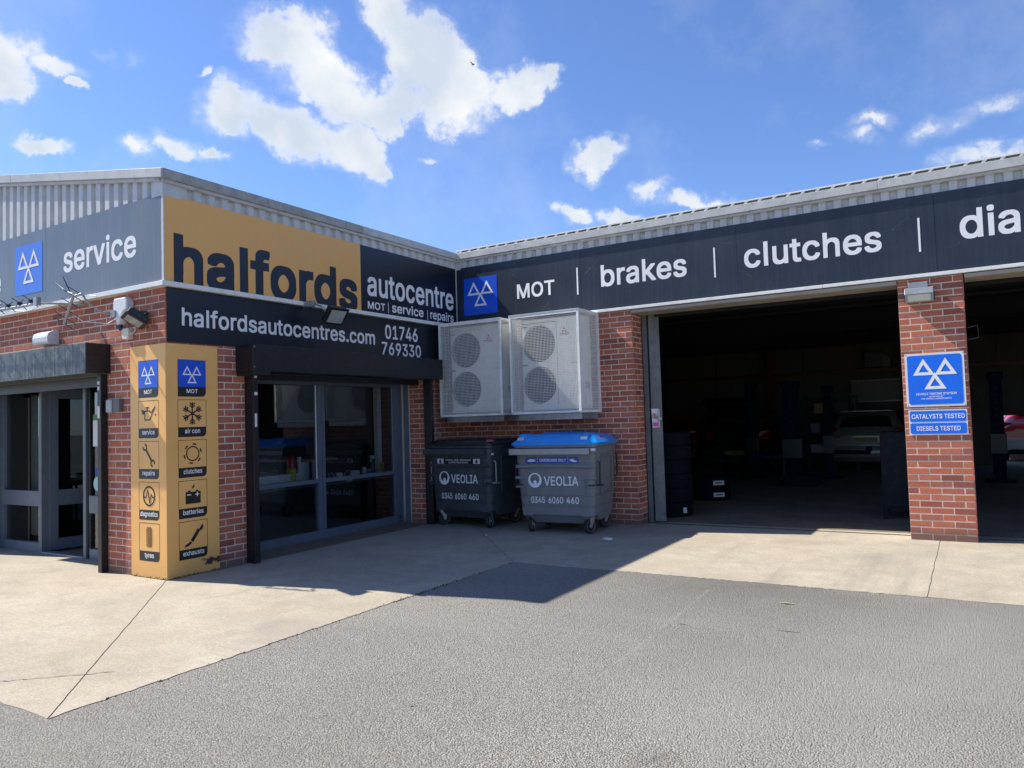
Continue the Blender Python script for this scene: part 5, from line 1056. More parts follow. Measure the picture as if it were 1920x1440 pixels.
MB().box(-.125, -.01, -.055, 0, -.075, .07).build('left_box', MSILV, it, .012); MB().box(.01, .125, -.05, 0, -.07, .07).build('right_box', basic('dark_grey_box', (.13, .12, .115), .5), it, .006)
# aerials
ae = thing('aerial', 'long television aerial with many short black elements along the gable trim', 'aerial', (-2.2, -5.5, 2.96))
MB().tube([(-2.4, 0, .06), (-.6, 0, .02), (.45, 0, .0)], .008, 8).build('boom', MGALV, ae)
for k in range(12):
    x = -2.42+k*.25
    e = MB().cbox((x, 0, .05-.0015*k), (.03, .05, .03)); e.tube([(x-.03, -.07, .095), (x, 0, .045), (x+.03, .06, -.03)], .0045, 6); e.tube([(x+.02, -.05, -.01), (x, 0, .045), (x-.015, .05, .09)], .0045, 6); e.build('element', MBLACK, ae)
MB().tube([(.38, 0, .0), (.55, .1, .0), (.70, .38, -.0)], .012, 8).cbox((.46, .0, .02), (.07, .05, .09)).build('bracket', MGALV, ae)
ab = thing('aerial', 'small grey aerial with crossed rods hanging off the brick below the gable sign', 'aerial', (-1.15, -5.45, 2.93))
MB().tube([(.06, 0, .06), (-.14, -.0, -.24)], .014, 8).build('boom', MSILV, ab)
for s, l in ((-.12, .10), (.05, .12), (.3, .10), (.55, .11), (.8, .12), (.98, .12)):
    c = Vector((.06-.2*s, 0, .06-.3*s)); MB().tube([c+Vector((-l*.9, -.05, l*.62)), c+Vector((l*.9, .05, -l*.62))], .0048, 6).build('rod', MBLACK, ab)
c = Vector((-.16, 0, .2)); MB().tube([(-.30, -.02, .24), (-.1, 0, .11), (.03, 0, .07)], .006, 6).tube([(-.12, -.02, .27), (-.02, 0, .10)], .005, 6).build('rod', MBLACK, ab)
MB().tube([(.04, 0, .04), (.16, .02, .06), (.18, .1, -.05), (.26, .2, -.14), (.36, .33, -.15)], .010, 8).cbox((.34, .30, -.15), (.08, .10, .07)).cbox((.37, .35, -.15), (.03, .02, .18)).build('wall_bracket', MSILV, ab)
MB().tube([(-.05, .0, -.10), (.05, .1, -.22), (.2, .28, -.24), (.32, .34, -.17)], .004, 6).build('cable', MWPLAS, ab)
wc = thing('cable_run', 'thin white cable looping along the underside of the gable trim', 'cable', (-1.5, -5.2, 2.98))
pts = [(-2.6, 0, .03)]
for k in range(18): pts.append((-2.5+k*.17, -.0, .03+.025*math.sin(k*1.3)))
MB().tube(pts, .005, 6).build('cable', MWPLAS, wc)
# ================================================================ AIR CONDITIONERS IN CAGES
def make_cage(x0, x1, z0, z1, yf, yb, label):
    W = x1-x0; H = z1-z0; D = yb-yf
    c = thing('wire_cage', label, 'cage', (x0, yf, z0), 0, 'wire cages round the wall units')
    e = .032
    f = MB()
    for (a, b) in ((0, e), (W-e, W)):
        f.box(a, b, 0, e, 0, H).box(a, b, D-e, D, 0, H)
    f.box(e, W-e, 0, e, 0, e).box(e, W-e, 0, e, H-e-.012, H).box(e, W-e, D-e, D, 0, e).box(e, W-e, D-e, D, H-e, H)
    for a, b in ((0, e), (W-e, W)): f.box(a, b, e, D-e, 0, e).box(a, b, e, D-e, H-e, H)
    f.build('frame', MCAGE, c, .002)
    one('roof_sheet', MCAGE, c, .0, W, -.006, D, H, H+.006)
    def mesh_panel(name, horiz, vert, place):
        m = MB(); r = .0019
        for q in horiz: m.box(*place('h', q, r))
        for q in vert: m.box(*place('v', q, r*.9))
        return tag(m.build(name, MWIRE, c, recalc=False), kind='stuff')
    nv = int((W-2*e)/.0225); nh = int((H-2*e)/.0225)
    mesh_panel('front_mesh', [e+(H-2*e)*(i+.5)/nh for i in range(nh)], [e+(W-2*e)*(i+.5)/nv for i in range(nv)],
               lambda k, q, r: (e, W-e, .012-r, .012+r, q-r, q+r) if k == 'h' else (q-r, q+r, .0155-r, .0155+r, e, H-e))
    nd = int((D-2*e)/.0225)
    for xx in (.012, W-.012):
        mesh_panel('side_mesh', [e+(H-2*e)*(i+.5)/nh for i in range(nh)], [e+(D-2*e)*(i+.5)/nd for i in range(nd)],
                   lambda k, q, r: (xx-r, xx+r, e, D-e, q-r, q+r) if k == 'h' else (xx+.003-r, xx+.003+r, q-r, q+r, e, H-e))
    for x in (.12, W-.18): MB().box(x, x+.05, .06, D-.01, -.085, -.002).build('bracket', MGALV, c, .003)
    MB().box(.09, W-.02, .05, .09, -.09, -.004).box(.09, W-.02, D-.12, D-.08, -.09, -.004).build('bearer_rail', MGALV, c, .003)
    mb = MB()
    for px_, pz in ((.016, .016), (W-.016, .016), (.016, H-.02), (W-.016, H-.02)): mb.cyl((px_, -.003, pz), (px_, .001, pz), .006, n=8)
    mb.build('bolt', MGALV, c)
    return c
def make_unit(x0, z0, yf, label):
    W, H, D = .93, 1.30, .34
    u = thing('air_conditioner', label, 'air conditioner', (x0, yf, z0), 0, 'twin-fan wall units')
    fx = .285
    body = MB()
    # front face with two round openings: ring of quads around each fan
    def opening(cz, zlo, zhi, r=.262):
        n = 40; xs = (0.0, .575)
        for i in range(n):
            a, b = 2*math.pi*i/n, 2*math.pi*(i+1)/n
            def edge(t):
                c_, s_ = math.cos(t), math.sin(t)
                k = min(((xs[1]-fx) if c_ > 0 else (fx-xs[0]))/max(abs(c_), 1e-6), ((zhi-cz) if s_ > 0 else (cz-zlo))/max(abs(s_), 1e-6))
                return (fx+c_*k, 0, cz+s_*k)
            body.add([(fx+r*math.cos(a), .0, cz+r*math.sin(a)), edge(a), edge(b), (fx+r*math.cos(b), 0, cz+r*math.sin(b))], [(0, 1, 2, 3)])
            body.add([(fx+r*math.cos(a), .0, cz+r*math.sin(a)), (fx+r*math.cos(b), 0, cz+r*math.sin(b)), (fx+r*math.cos(b), .07, cz+r*math.sin(b)), (fx+r*math.cos(a), .07, cz+r*math.sin(a))], [(0, 1, 2, 3)])
    opening(.355, .07, .640); opening(.945, .655, 1.24)
    body.box(0, .575, 0.001, .02, 0, .07).box(0, .575, .001, .02, 1.25, H).box(0, .575, .0, .02, .640, .655)
    body.box(.58, W, -.004, .02, 0, .17).box(.58, W, -.004, .02, .176, H)
    body.box(0, W, .07, D, 0, H).box(0, .012, .0, .07, 0, H).box(W-.012, W, .0, .07, 0, H).box(0, W, .0, .07, H-.012, H).box(0, W, .0, .07, 0, .012)
    body.build('case', MUNIT, u, recalc=False)
    for cz in (.355, .945):
        one('fan_recess', MFAN, u, fx-.27, fx+.27, .066, .069, cz-.27, cz+.27)
        fan = MB(); fan.cyl((fx, .015, cz), (fx, .06, cz), .05, n=16)
        for k in range(4):
            a = R(90*k+20+cz*40); ca, sa = math.cos(a), math.sin(a); cb, sb_ = math.cos(a+.75), math.sin(a+.75)
            fan.add([(fx+.05*ca, .03, cz+.05*sa), (fx+.235*ca, .02, cz+.235*sa), (fx+.235*cb, .055, cz+.235*sb_), (fx+.05*cb, .055, cz+.05*sb_)], [(0, 1, 2, 3)])
        fan.build('fan', MGRILL, u, recalc=False)
        gr = MB()
        for r in (.03, .06, .09, .12, .15, .18, .21, .24, .262):
            pts = [(fx+r*math.cos(2*math.pi*i/28), -.006-.01*(1-r/.24), cz+r*math.sin(2*math.pi*i/28)) for i in range(29)]; gr.tube(pts, .0022, 4)
        for k in range(8):
            a = math.pi*k/4; gr.tube([(fx+.03*math.cos(a), -.016, cz+.03*math.sin(a)), (fx+.262*math.cos(a), -.004, cz+.262*math.sin(a))], .003, 4)
        gr.build('fan_grille', MGRILL, u)
    for zz in (.648, 1.2): one('handle_slot', MFAN, u, .02, .09, -.004, -.001, zz-.012, zz+.004)
    flat('three_diamond_mark', [[(.70, 1.155), (.715, 1.13), (.70, 1.105), (.685, 1.13)], [(.700, 1.103), (.685, 1.079), (.655, 1.079), (.670, 1.103)], [(.701, 1.103), (.716, 1.079), (.746, 1.079), (.731, 1.103)]], basic('red_badge', (.55, .02, .03), .5), u, -.006)
    text(u, 'ELECTRIC', .64, .76, 1.035, .014, 'E', MBLACKV, y=-.006, bold=.012, name='badge_text', res=2)
    flat('maker_text_line', [[(.63, 1.056), (.77, 1.056), (.77, 1.068), (.63, 1.068)]], MBLACKV, u, -.006)
    text(u, 'INVERTER', .79, .90, .63, .020, 'E', basic('grey_ink', (.2, .2, .22), .5), y=-.006, bold=.01, name='badge_text', res=2)
    MB().box(W, W+.05, .12, .25, .05, .19).build('valve_cover', MUNIT, u, .004)
    MB().cyl((W+.02, .19, .33), (W+.035, .19, .33), .03, n=14).box(W, W+.02, .14, .24, .28, .38).build('pipe_flange', MSILV, u)
    return u
make_cage(.085, 1.205, 1.586, 3.0, -.62, .028, 'left wire cage, under the small blue logo near the inner corner')
make_cage(1.352, 2.470, 1.588, 3.006, -.62, .028, 'right wire cage, partly sunlit, beside the brick pier')
make_unit(.205, 1.64, -.48, 'shaded white twin-fan unit in the left wire cage')
make_unit(1.475, 1.64, -.48, 'white twin-fan unit with sunlight across it in the right wire cage')

# ================================================================ WHEELIE BINS
def rsec(W, D, z, r=.07, cx=0, cy=0, n=4):
    x0, x1, y0, y1 = cx-W/2, cx+W/2, cy, cy+D; out = []
    for (px_, py_, a0) in ((x0+r, y0+r, 180), (x1-r, y0+r, 270), (x1-r, y1-r, 0), (x0+r, y1-r, 90)):
        for i in range(n+1):
            a = R(a0+90*i/n); out.append((px_+r*math.cos(a), py_+r*math.sin(a), z))
    return out
def caster(par, x, y, ang, r=.10):
    c = empty('caster', (x, y, 0), ang, par)
    w = MB().revolve([(r*.70, -.025), (r*.93, -.025), (r, -.016), (r, .016), (r*.93, .025), (r*.70, .025)], (0, 0, r), 'x', 22); w.build('tyre', MRUB, c)
    MB().revolve([(.012, -.030), (.02, -.030), (.03, -.012), (r*.66, -.012), (r*.72, -.028), (r*.72, .028), (r*.66, .012), (.03, .012), (.02, .03), (.012, .03)], (0, 0, r), 'x', 18).build('hub', MRIM, c)
    f = MB()
    for s in (-1, 1):
        f.add([(s*.033, -.015, r-.02), (s*.033, .008, r-.02), (s*.033, .085, r*2+.03), (s*.033, -.03, r*2+.03), (s*.037, -.015, r-.02), (s*.037, .008, r-.02), (s*.037, .085, r*2+.03), (s*.037, -.03, r*2+.03)], [(0,3,2,1),(4,5,6,7),(0,1,5,4),(1,2,6,5),(2,3,7,6),(3,0,4,7)])
    f.box(-.045, .045, -.035, .09, r*2+.028, r*2+.040).cyl((0, .03, r*2+.04), (0, .03, r*2+.06), .03).cyl((-.04, 0, r), (.04, 0, r), .010, n=8)
    f.build('fork', MGALV, c)
    return c
def make_bin(label, loc, rz, mbody, lid_blue):
    b = thing('wheeled_bin', label, 'bin', loc, rz, 'large four-wheeled waste bins')
    W, D = 1.15, .93; zt, zb = 1.17, .245
    body = MB(); secs = []
    ribs = [.36, .50, .62, .70, .86, .93, .985, 1.05]
    zs = [(zb, .055)]
    for z in ribs: zs += [(z-.006, None), (z-.0045, 'g'), (z+.0045, 'g'), (z+.006, None)]
    zs += [(1.12, None), (1.135, 'o'), (zt, 'o')]
    for z, k in zs:
        t = .055*(1-(z-zb)/(zt-zb)); 
        if k == 'g': t += .005
        if k == 'o': t = -.018
        secs.append(rsec(W-2*t, D-2*t, z, .075, 0, t))
    body.loft(secs)
    body.build('body', mbody, b)
    # tapered belly between the wheels
    MB().loft([rsec(W-.42, D-.30, .13, .05, 0, .15), rsec(W-.16, D-.16, zb+.002, .05, 0, .08)]).build('belly', mbody, b)
    for sx in (-1, 1):
        for y0 in (.055, D-.205):
            MB().box(sx*(W/2-.16)-.075, sx*(W/2-.16)+.075, y0, y0+.15, .225, .33).build('wheel_mount', mbody, b, .01)
    # side skirts lower than the front
    for sx in (-1, 1):
        x = sx*(W/2-.075)
        MB().loft([[(x-.03, .12, zb+.03), (x+.03, .12, zb+.03), (x+.03, D-.12, zb+.03), (x-.03, D-.12, zb+.03)], [(x-.03, .26, .17), (x+.02, .26, .17), (x+.02, D-.28, .17), (x-.03, D-.28, .17)]], smooth=False).build('side_skirt', mbody, b, .006)
    # recessed central panel and moulded grips on the front
    t7 = .055*(1-(.66-zb)/(zt-zb))
    MB().box(-.43, -.42, t7-.010, t7+.02, .50, .845).box(.42, .43, t7-.010, t7+.02, .50, .845).box(-.43, .43, t7-.013, t7+.02, .495, .507).build('front_moulding', mbody, b, .003)
    for sx in (-1, 1):
        cx = sx*.505
        mb = MB().box(cx-.065, cx+.065, t7-.016, t7+.03, .60, .625).box(cx-.065, cx+.065, t7-.016, t7+.03, .715, .755).box(cx-.065 if sx > 0 else cx+.05, cx-.05 if sx > 0 else cx+.065, t7-.014, t7+.03, .625, .715)
        mb.build('moulded_grip', mbody, b, .008)
        one('grip_recess', MBLPL, b, cx-.048, cx+.048, t7-.006, t7+.01, .632, .648)
    MB().add([(-W/2+.03, -.012, .905), (W/2-.03, -.012, .905), (W/2-.03, .02, .90), (-W/2+.03, .02, .90), (-W/2+.03, -.012, .865), (0, -.012, .885), (W/2-.03, -.012, .865), (-W/2+.03, .02, .865), (0, .02, .885), (W/2-.03, .02, .865)],
             [(0, 4, 5, 6, 1), (0, 1, 2, 3), (4, 7, 8, 5), (5, 8, 9, 6), (0, 3, 7, 4), (1, 6, 9, 2)]).build('brow_moulding', mbody, b, .003)
    # lifting comb bar
    MB().box(-W/2-.045, W/2-.055, -.060, -.018, 1.075, 1.090).box(-W/2-.045, W/2-.055, -.063, -.058, 1.045, 1.118).box(-W/2-.045, W/2-.055, -.060, -.018, 1.040, 1.052).box(-W/2-.045, W/2-.055, -.060, -.016, 1.110, 1.122).build('lifting_bar', mbody if not lid_blue else MSILV, b, .003)
    # side handles
    for sx in (-1, 1):
        x = sx*(W/2+.012)
        MB().tube([(x-.01*sx, .10, .95), (x+.012*sx, .10, .93), (x+.012*sx, .10, .66), (x-.03*sx, .10, .645)], .011, 8).tube([(x-.02*sx, .06, .645), (x+.03*sx, .07, .645), (x+.03*sx, .16, .64)], .014, 8).build('side_handle', MSILV if not lid_blue else MBLPL, b)
        MB().box(x-.02 if sx > 0 else x, x if sx > 0 else x+.02, .25, .70, .50, .515).box(x-.02 if sx > 0 else x, x if sx > 0 else x+.02, .25, .70, 1.0, 1.015).box(x-.02 if sx > 0 else x, x if sx > 0 else x+.02, .25, .265, .515, 1.0).box(x-.02 if sx > 0 else x, x if sx > 0 else x+.02, .685, .70, .515, 1.0).build('side_panel_rib', mbody, b, .002)
    MB().tube([(W/2+.02, .80, 1.02), (W/2+.035, .80, 1.0), (W/2+.035, .80, .72), (W/2, .80, .70)], .012, 8).build('side_handle', MBLPL, b)
    rz_ = [R(150), R(15), R(200), R(-20)] if not lid_blue else [R(10), R(-25), R(160), R(-30)]
    for k, (sx, y) in enumerate(((-1, .16), (1, .16), (-1, D-.16), (1, D-.16))): caster(b, sx*(W/2-.16), y, rz_[k])
    if lid_blue:
        ld = MB(); lw, ldp = W+.09, D+.06
        ld.loft([rsec(lw, ldp, 1.165, .08, 0, -.035), rsec(lw, ldp, 1.192, .08, 0, -.035), rsec(lw-.035, ldp-.03, 1.205, .08, 0, -.02), rsec(lw-.12, ldp-.10, 1.245, .10, 0, .02), rsec(lw-.26, ldp-.22, 1.29, .12, 0, .09), rsec(lw-.40, ldp-.40, 1.305, .12, 0, .18)])
        lo = ld.build('lid', MLIDB, b)
        rp = MB(); rp.loft([[(-.40, -.008, 1.203), (.28, -.008, 1.203), (.28, .56, 1.21), (-.40, .56, 1.21)], [(-.36, .03, 1.262), (.26, .03, 1.262), (.25, .50, 1.325), (-.33, .50, 1.325)]], smooth=False); rp.build('flap_panel', MLIDB, lo, .01)
        for sx, xx in ((-1, -.475), (1, .43)):
            l2 = MB(); l2.loft([rsec(.16, .42, 1.20, .07, xx, .0), rsec(.12, .36, 1.285, .055, xx, .04), rsec(.06, .28, 1.315, .03, xx, .07)]); l2.build('lid_shoulder', MLIDB, lo)
        MB().cbox((-.475, .018, 1.252), (.09, .003, .035), (R(-25), 0, 0)).build('warning_label', MPAPER, lo); MB().cbox((.43, .018, 1.252), (.09, .003, .04), (R(-25), 0, 0)).build('warning_label', MPAPER, lo)
        MB().cbox((-.475, .0165, 1.252), (.08, .003, .008), (R(-25), 0, 0)).cbox((.57, .30, 1.262), (.004, .10, .035), (0, R(-30), 0)).build('red_label', MRED, lo)
        for zz in (-.28, .02): pass
    else:
        ld = MB(); ld.loft([rsec(W+.06, D+.05, 1.165, .07, 0, -.03), rsec(W+.06, D+.05, 1.19, .07, 0, -.03), rsec(W, D-.02, 1.215, .07, 0, .005), rsec(W-.08, D-.10, 1.235, .07, 0, .05)])
        lo = ld.build('lid', MLIDK, b)
        for x0, x1 in ((-.50, -.03), (.03, .50)): MB().box(x0, x1, .10, .80, 1.23, 1.250).build('raised_panel', MLIDK, lo, .008)
        MB().box(.50, .60, .02, .07, 1.22, 1.245).build('pink_label', basic('pink_card', (.45, .12, .16), .6), lo, .002)
    # lettering on the front: the front face leans, so each line carries its own offset
    def yf(z): return .055*(1-(z-zb)/(zt-zb))-.0035
    ink = basic('pale_grey_print' if lid_blue else 'dim_pale_grey_print', (.85, .86, .87), .5)
    lg = empty('print_block', (0, 0, 0), 0, b)
    text(lg, 'VEOLIA', -.155, .33, .635, .118, 'V', ink, y=yf(.69)-.003, wt='b')
    flat('ring_logo', annulus(-.285, .70, .066, .098, 30, dz=.016), ink, lg, yf(.70)-.004)
    flat('ring_logo_drop', [disc(-.285, .678, .024, 12), [(-.300, .675), (-.270, .675), (-.258, .615), (-.312, .615)]], ink, lg, yf(.65)-.004)
    text(lg, '0345', -.355, -.155, .400, .085, '0', ink, y=yf(.44)-.003, wt='b')
    text(lg, '6060', -.105, .105, .400, .085, '0', ink, y=yf(.44)-.003, wt='b')
    text(lg, '460', .150, .325, .400, .085, '0', ink, y=yf(.44)-.003, wt='b')
    if lid_blue:
        st = flat('sticker', [rrect(-.405, .345, .925, 1.010, .01)], basic('blue_sticker_print', (.02, .06, .42), .4), b, yf(.96)-.006)
        text(st, 'CARDBOARD ONLY', -.20, .175, .95, .036, 'C', MWHITE, y=yf(.96)-.009, bold=.02, res=2)
        flat('sticker_drawing', [[(-.385, .955), (-.34, .985), (-.265, .975), (-.26, .955), (-.33, .945)], [(.22, .975), (.27, .985), (.335, .950), (.29, .94), (.24, .955)], [(-.232, .93), (-.228, .93), (-.228, 1.005), (-.232, 1.005)], [(.20, .93), (.204, .93), (.204, 1.005), (.20, 1.005)]], MPAPER, st, yf(.96)-.009)
        one('number_plate', MPAPER, b, W/2-.045, W/2+.02, -.026, -.020, 1.085, 1.12)
    else:
        st = flat('sticker', [rrect(-.40, .40, .905, .985, .006)], MBLACKV, b, yf(.95)-.006)
        text(st, 'GENERAL NON-HAZARDOUS', -.235, .235, .952, .022, 'G', MWHITE, y=yf(.95)-.009, bold=.022, res=2)
        text(st, 'COMPACTIBLE WASTE', -.18, .18, .916, .022, 'C', MWHITE, y=yf(.95)-.009, bold=.022, res=2)
        for cx in (-.335, .335):
            pc = flat('sticker_picture', [[(cx-.06, .910), (cx+.06, .910), (cx+.06, .980), (cx-.06, .980)]], MPAPER, st, yf(.95)-.009)
            flat('bag_mark', [[(cx-.02, .918), (cx+.025, .918), (cx+.015, .955), (cx+.008, .972), (cx-.008, .972), (cx-.015, .955)]], MBLACKV, st, yf(.95)-.011)
        one('number_plate', MPAPER, b, W/2+.006, W/2+.010, .02, .075, 1.03, 1.06)
    return b
make_bin('dark grey wheeled bin with black lid nearest the shop window', (.665, -1.0, 0), R(-4), MBIN1, False)
make_bin('lighter grey wheeled bin with domed blue lid beside the brick pier', (2.25, -1.06, 0), R(6), MBIN2, True)

# ================================================================ INSIDE THE WORKSHOP
def tyre_mesh(r=.31, w=.19):
    prof = [(r*.62, -w*.40), (r*.70, -w*.5), (r*.93, -w*.5), (r*.985, -w*.40)]
    for k in range(5):
        z = -w*.36+k*w*.18
        prof += [(r, z-.028*w*4*.2), (r, z+.06*w), (r*.975, z+.062*w), (r*.975, z+.10*w)]
    prof += [(r*.985, w*.40), (r*.93, w*.5), (r*.70, w*.5), (r*.62, w*.40)]
    return MB().revolve(prof, (0, 0, w/2), 'z', 32)
t0 = None
names = ['lowest', 'second lowest', 'third from the floor', 'fourth from the floor', 'fifth from the floor', 'topmost']
for k in range(6):
    t = tyre_mesh(.32, .207).build('tyre', MTYRE, None) if k == 0 else bpy.data.objects.new('tyre', t0.data)
    if k == 0: t0 = t
    else: col.objects.link(t)
    t.location = (3.02+random.uniform(-.012, .012), 1.22+random.uniform(-.012, .012), .004+k*.209); t.rotation_euler = (0, 0, k)
    tag(t, names[k]+' tyre of the tall stack behind the folded bay door', 'tyre', 'tyres in the tall stack')
    if k == 0: MB().box(.262, .312, -.205, -.190, .06, .14).build('tyre_label', MPAPER, t).rotation_euler = (0, 0, 0)
for k in range(2):
    t = bpy.data.objects.new('tyre', t0.data); col.objects.link(t); t.location = (2.98, 3.42, .004+.205*k)
    tag(t, ('lower' if k == 0 else 'upper')+' tyre with white label in the pair on the workshop floor', 'tyre', 'pair of tyres on the floor')
    lb = MB().cbox((.20, -.265, .11), (.19, .012, .075), (0, 0, R(36))).build('tyre_label', MPAPER, t)
    MB().cbox((.203, -.272, .11), (.12, .004, .02), (0, 0, R(36))).build('label_print', MBLACKV, lb)
cb = thing('tool_cabinet', 'dark scuffed metal cabinet standing just inside the bay by the pier', 'cabinet', (5.87, 1.66, .004))
MB().box(0, .60, 0, .55, .14, 1.16).build('cabinet_body', MCAB, cb, .006)
MB().box(-.01, .61, -.012, .56, 1.16, 1.185).build('top_plate', MCAB, cb, .004)
for x in (.0, .55):
    for y in (0, .50): one('leg', MCAB, cb, x, x+.05, y, y+.05, 0, .14)
MB().box(.02, .58, -.008, -.001, .18, 1.12).build('door', MCAB, cb, .003)
one('screen', MBLPL, cb, .30, .62, .2, .25, 1.2, 1.42); one('screen_stand', MBLPL, cb, .42, .48, .2, .28, 1.185, 1.21)
def lift_post(x, y, h, label, w=.26, s=1):
    p = thing('lift_post', label, 'vehicle lift', (x, y, .004), 0, 'posts of the car lifts')
    MB().box(-w/2, w/2, -.15, .0, 0, h).box(-w/2, -w/2+.04, -.20, -.15, 0, h-.1).box(w/2-.04, w/2, -.20, -.15, 0, h-.1).build('column', MLIFT, p, .01)
    MB().box(-w/2-.03, w/2+.03, -.18, .03, h, h+.14).build('motor_cap', MLIFT, p, .02)
    one('base_plate', MLIFT, p, -w/2-.15, w/2+.15, -.35, .25, 0, .03)
    MB().box(-w/2-.03, w/2+.03, -.24, -.02, .55, .95).build('carriage', MBLACK, p, .01)
    MB().cbox((s*.45, -.22, .58), (.8, .09, .08), (0, 0, R(-12*s))).cyl((s*.82, -.28, .60), (s*.82, -.28, .70), .06).build('arm', MLIFT, p)
    mb = MB()
    for k in range(9): mb.box(-w/2-.006, -w/2-.001, -.11, -.05, .7+k*.14, .76+k*.14)
    for k in range(9): mb.box(-.03, .03, -.154, -.151, .7+k*.14, .76+k*.14)
    mb.build('pale_marks', MCAB, p)
    return p
lift_post(2.62, 8.0, 2.08, 'navy lift post beside the dark hatchback in the far left bay', .22)
lift_post(3.80, 6.4, 1.98, 'tallest navy lift post in the middle of the open bay', .30, -1)
lift_post(4.22, 8.2, 1.92, 'slim navy lift post just left of the white hatchback', .16)
lift_post(7.37, 8.0, 2.02, 'navy lift post seen in the right-hand bay past the pier', .22)
def car(label, loc, rz, paint, W=1.78, H=1.48, Lg=4.2, tail_open=False, lights=True, plate=(.22, .19, .04), z0=0.0, bumper=None):
    c = thing('parked_car', label, 'car', loc, rz)
    pm = car_paint('paint_'+paint[0], paint[1]); gm = basic('car_glass_'+paint[0], (.01, .012, .014), .08, 0, .1)
    lt = basic('tail_lamp_'+paint[0], (.35, .01, .01), .2)
    hw = W/2
    def sec(y, zb, zbelt, zr, wr, inset=0.0):
        w1 = hw-inset
        return [(-w1*.93, y, zb), (-w1, y, zb+.18), (-w1, y, zbelt-.12), (-w1*.97, y, zbelt), (-wr, y, zr-.05), (-wr*.86, y, zr), (wr*.86, y, zr), (wr, y, zr-.05), (w1*.97, y, zbelt), (w1, y, zbelt-.12), (w1, y, zb+.18), (w1*.93, y, zb)]
    secs = [sec(0, .40, .80, .86, .62*hw/.89, .10), sec(.06, .28, .86, .98, hw*.80, .03), sec(.22, .26, .93, 1.08 if not tail_open else 1.06, hw*.80), sec(.38, .24, .96, H-.14, hw*.74), sec(.62, .22, .97, H-.03, hw*.72), sec(1.4, .22, .95, H, hw*.72), sec(2.3, .22, .93, H-.03, hw*.70), sec(2.95, .22, .92, 1.05, hw*.74), sec(3.6, .24, .84, .92, hw*.74), sec(Lg-.15, .28, .74, .78, hw*.70, .05), sec(Lg, .36, .62, .66, hw*.62, .14)]
    if tail_open: secs[0:4] = [sec(0, .40, .62, .66, hw*.8, .06), sec(.06, .28, .64, .68, hw*.8, .03), sec(.22, .26, .66, .70, hw*.80), sec(.50, .24, .96, H-.14, hw*.74)]
    MB().loft(secs).build('body', pm, c)
    # rear window following the hatch slope
    if not tail_open:
        MB().loft([[(-hw*.56, .205, 1.00), (hw*.56, .205, 1.00), (hw*.56, .235, 1.00), (-hw*.56, .235, 1.00)], [(-hw*.66, .20, 1.07), (hw*.66, .20, 1.07), (hw*.66, .25, 1.07), (-hw*.66, .25, 1.07)], [(-hw*.60, .33, H-.20), (hw*.60, .33, H-.20), (hw*.60, .38, H-.20), (-hw*.60, .38, H-.20)], [(-hw*.50, .40, H-.12), (hw*.50, .40, H-.12), (hw*.50, .45, H-.12), (-hw*.50, .45, H-.12)]], smooth=False).build('rear_window', gm, c, .01)
        MB().box(-hw*.66, hw*.66, .36, .62, H-.045, H-.005).build('spoiler', pm, c, .015)
    else:
        tg = MB().loft([[(-hw*.72, .50, H-.04), (hw*.72, .50, H-.04), (hw*.72, .52, H+.0), (-hw*.72, .52, H+.0)], [(-hw*.78, -.30, H+.36), (hw*.78, -.30, H+.36), (hw*.78, -.28, H+.41), (-hw*.78, -.28, H+.41)], [(-hw*.74, -.62, H+.22), (hw*.74, -.62, H+.22), (hw*.74, -.64, H+.28), (-hw*.74, -.64, H+.28)]], smooth=False).build('tailgate', pm, c, .01)
        MB().quad((-hw*.6, .40, H-.005), (hw*.6, .40, H-.005), (hw*.62, -.22, H+.32), (-hw*.62, -.22, H+.32)).build('tailgate_glass', gm, tg, recalc=False)
        one('boot_opening', MBLPL, c, -hw*.66, hw*.66, .46, .50, .70, H-.15)
    for s in (-1, 1):
        MB().add([(s*(hw*.985), .70, .99), (s*(hw*.985), 2.75, .97), (s*hw*.745, 2.2, H-.10), (s*hw*.765, .85, H-.10)], [(0, 1, 2, 3)]).build('side_window', gm, c)
        if lights:
            MB().loft([[(s*hw*.62, .035, .84), (s*hw*.93, .10, .84), (s*hw*.95, .30, .90), (s*hw*.70, .12, .90)], [(s*hw*.70, .08, 1.03), (s*hw*.90, .20, 1.06), (s*hw*.93, .36, 1.04), (s*hw*.76, .22, 1.04)]], smooth=False).build('tail_light', lt, c, .01)
        for y in (.78, 3.4):
            w = empty('wheel', (s*(hw-.10), y, .31), 0, c)
            MB().revolve([(.19, -.1), (.30, -.1), (.315, -.07), (.315, .07), (.30, .1), (.19, .1)], (0, 0, 0), 'x', 20).build('tyre', MRUB, w)
            MB().revolve([(.02, -.09), (.18, -.07), (.195, -.1), (.195, .1), (.18, .07), (.02, .09)], (0, 0, 0), 'x', 16).build('rim', MRIM, w)
    MB().loft([rsec(W-.06, .2, .30, .08, 0, -.06), rsec(W-.02, .25, .40, .09, 0, -.08), rsec(W-.02, .25, .56, .09, 0, -.08), rsec(W-.08, .2, .62, .08, 0, -.04)]).build('bumper', pm if bumper is None else basic('white_bumper', bumper, .35), c)
    one('lower_valance', MBLPL, c, -hw*.8, hw*.8, -.07, .1, .24, .34)
    one('number_plate', basic('plate_'+paint[0], plate, .5), c, -.26, .26, (-.09 if tail_open else -.012), (-.083 if tail_open else .0), (.44 if tail_open else .71), (.55 if tail_open else .82))
    return c
car('white hatchback parked tail-on at the back of the workshop', (4.72, 10.2, .004), R(2), ('white', (.20, .20, .18)))
car('dark hatchback with raised tailgate at the back of the workshop', (1.75, 9.6, .004), R(-2), ('dark', (.02, .02, .024)), tail_open=True)
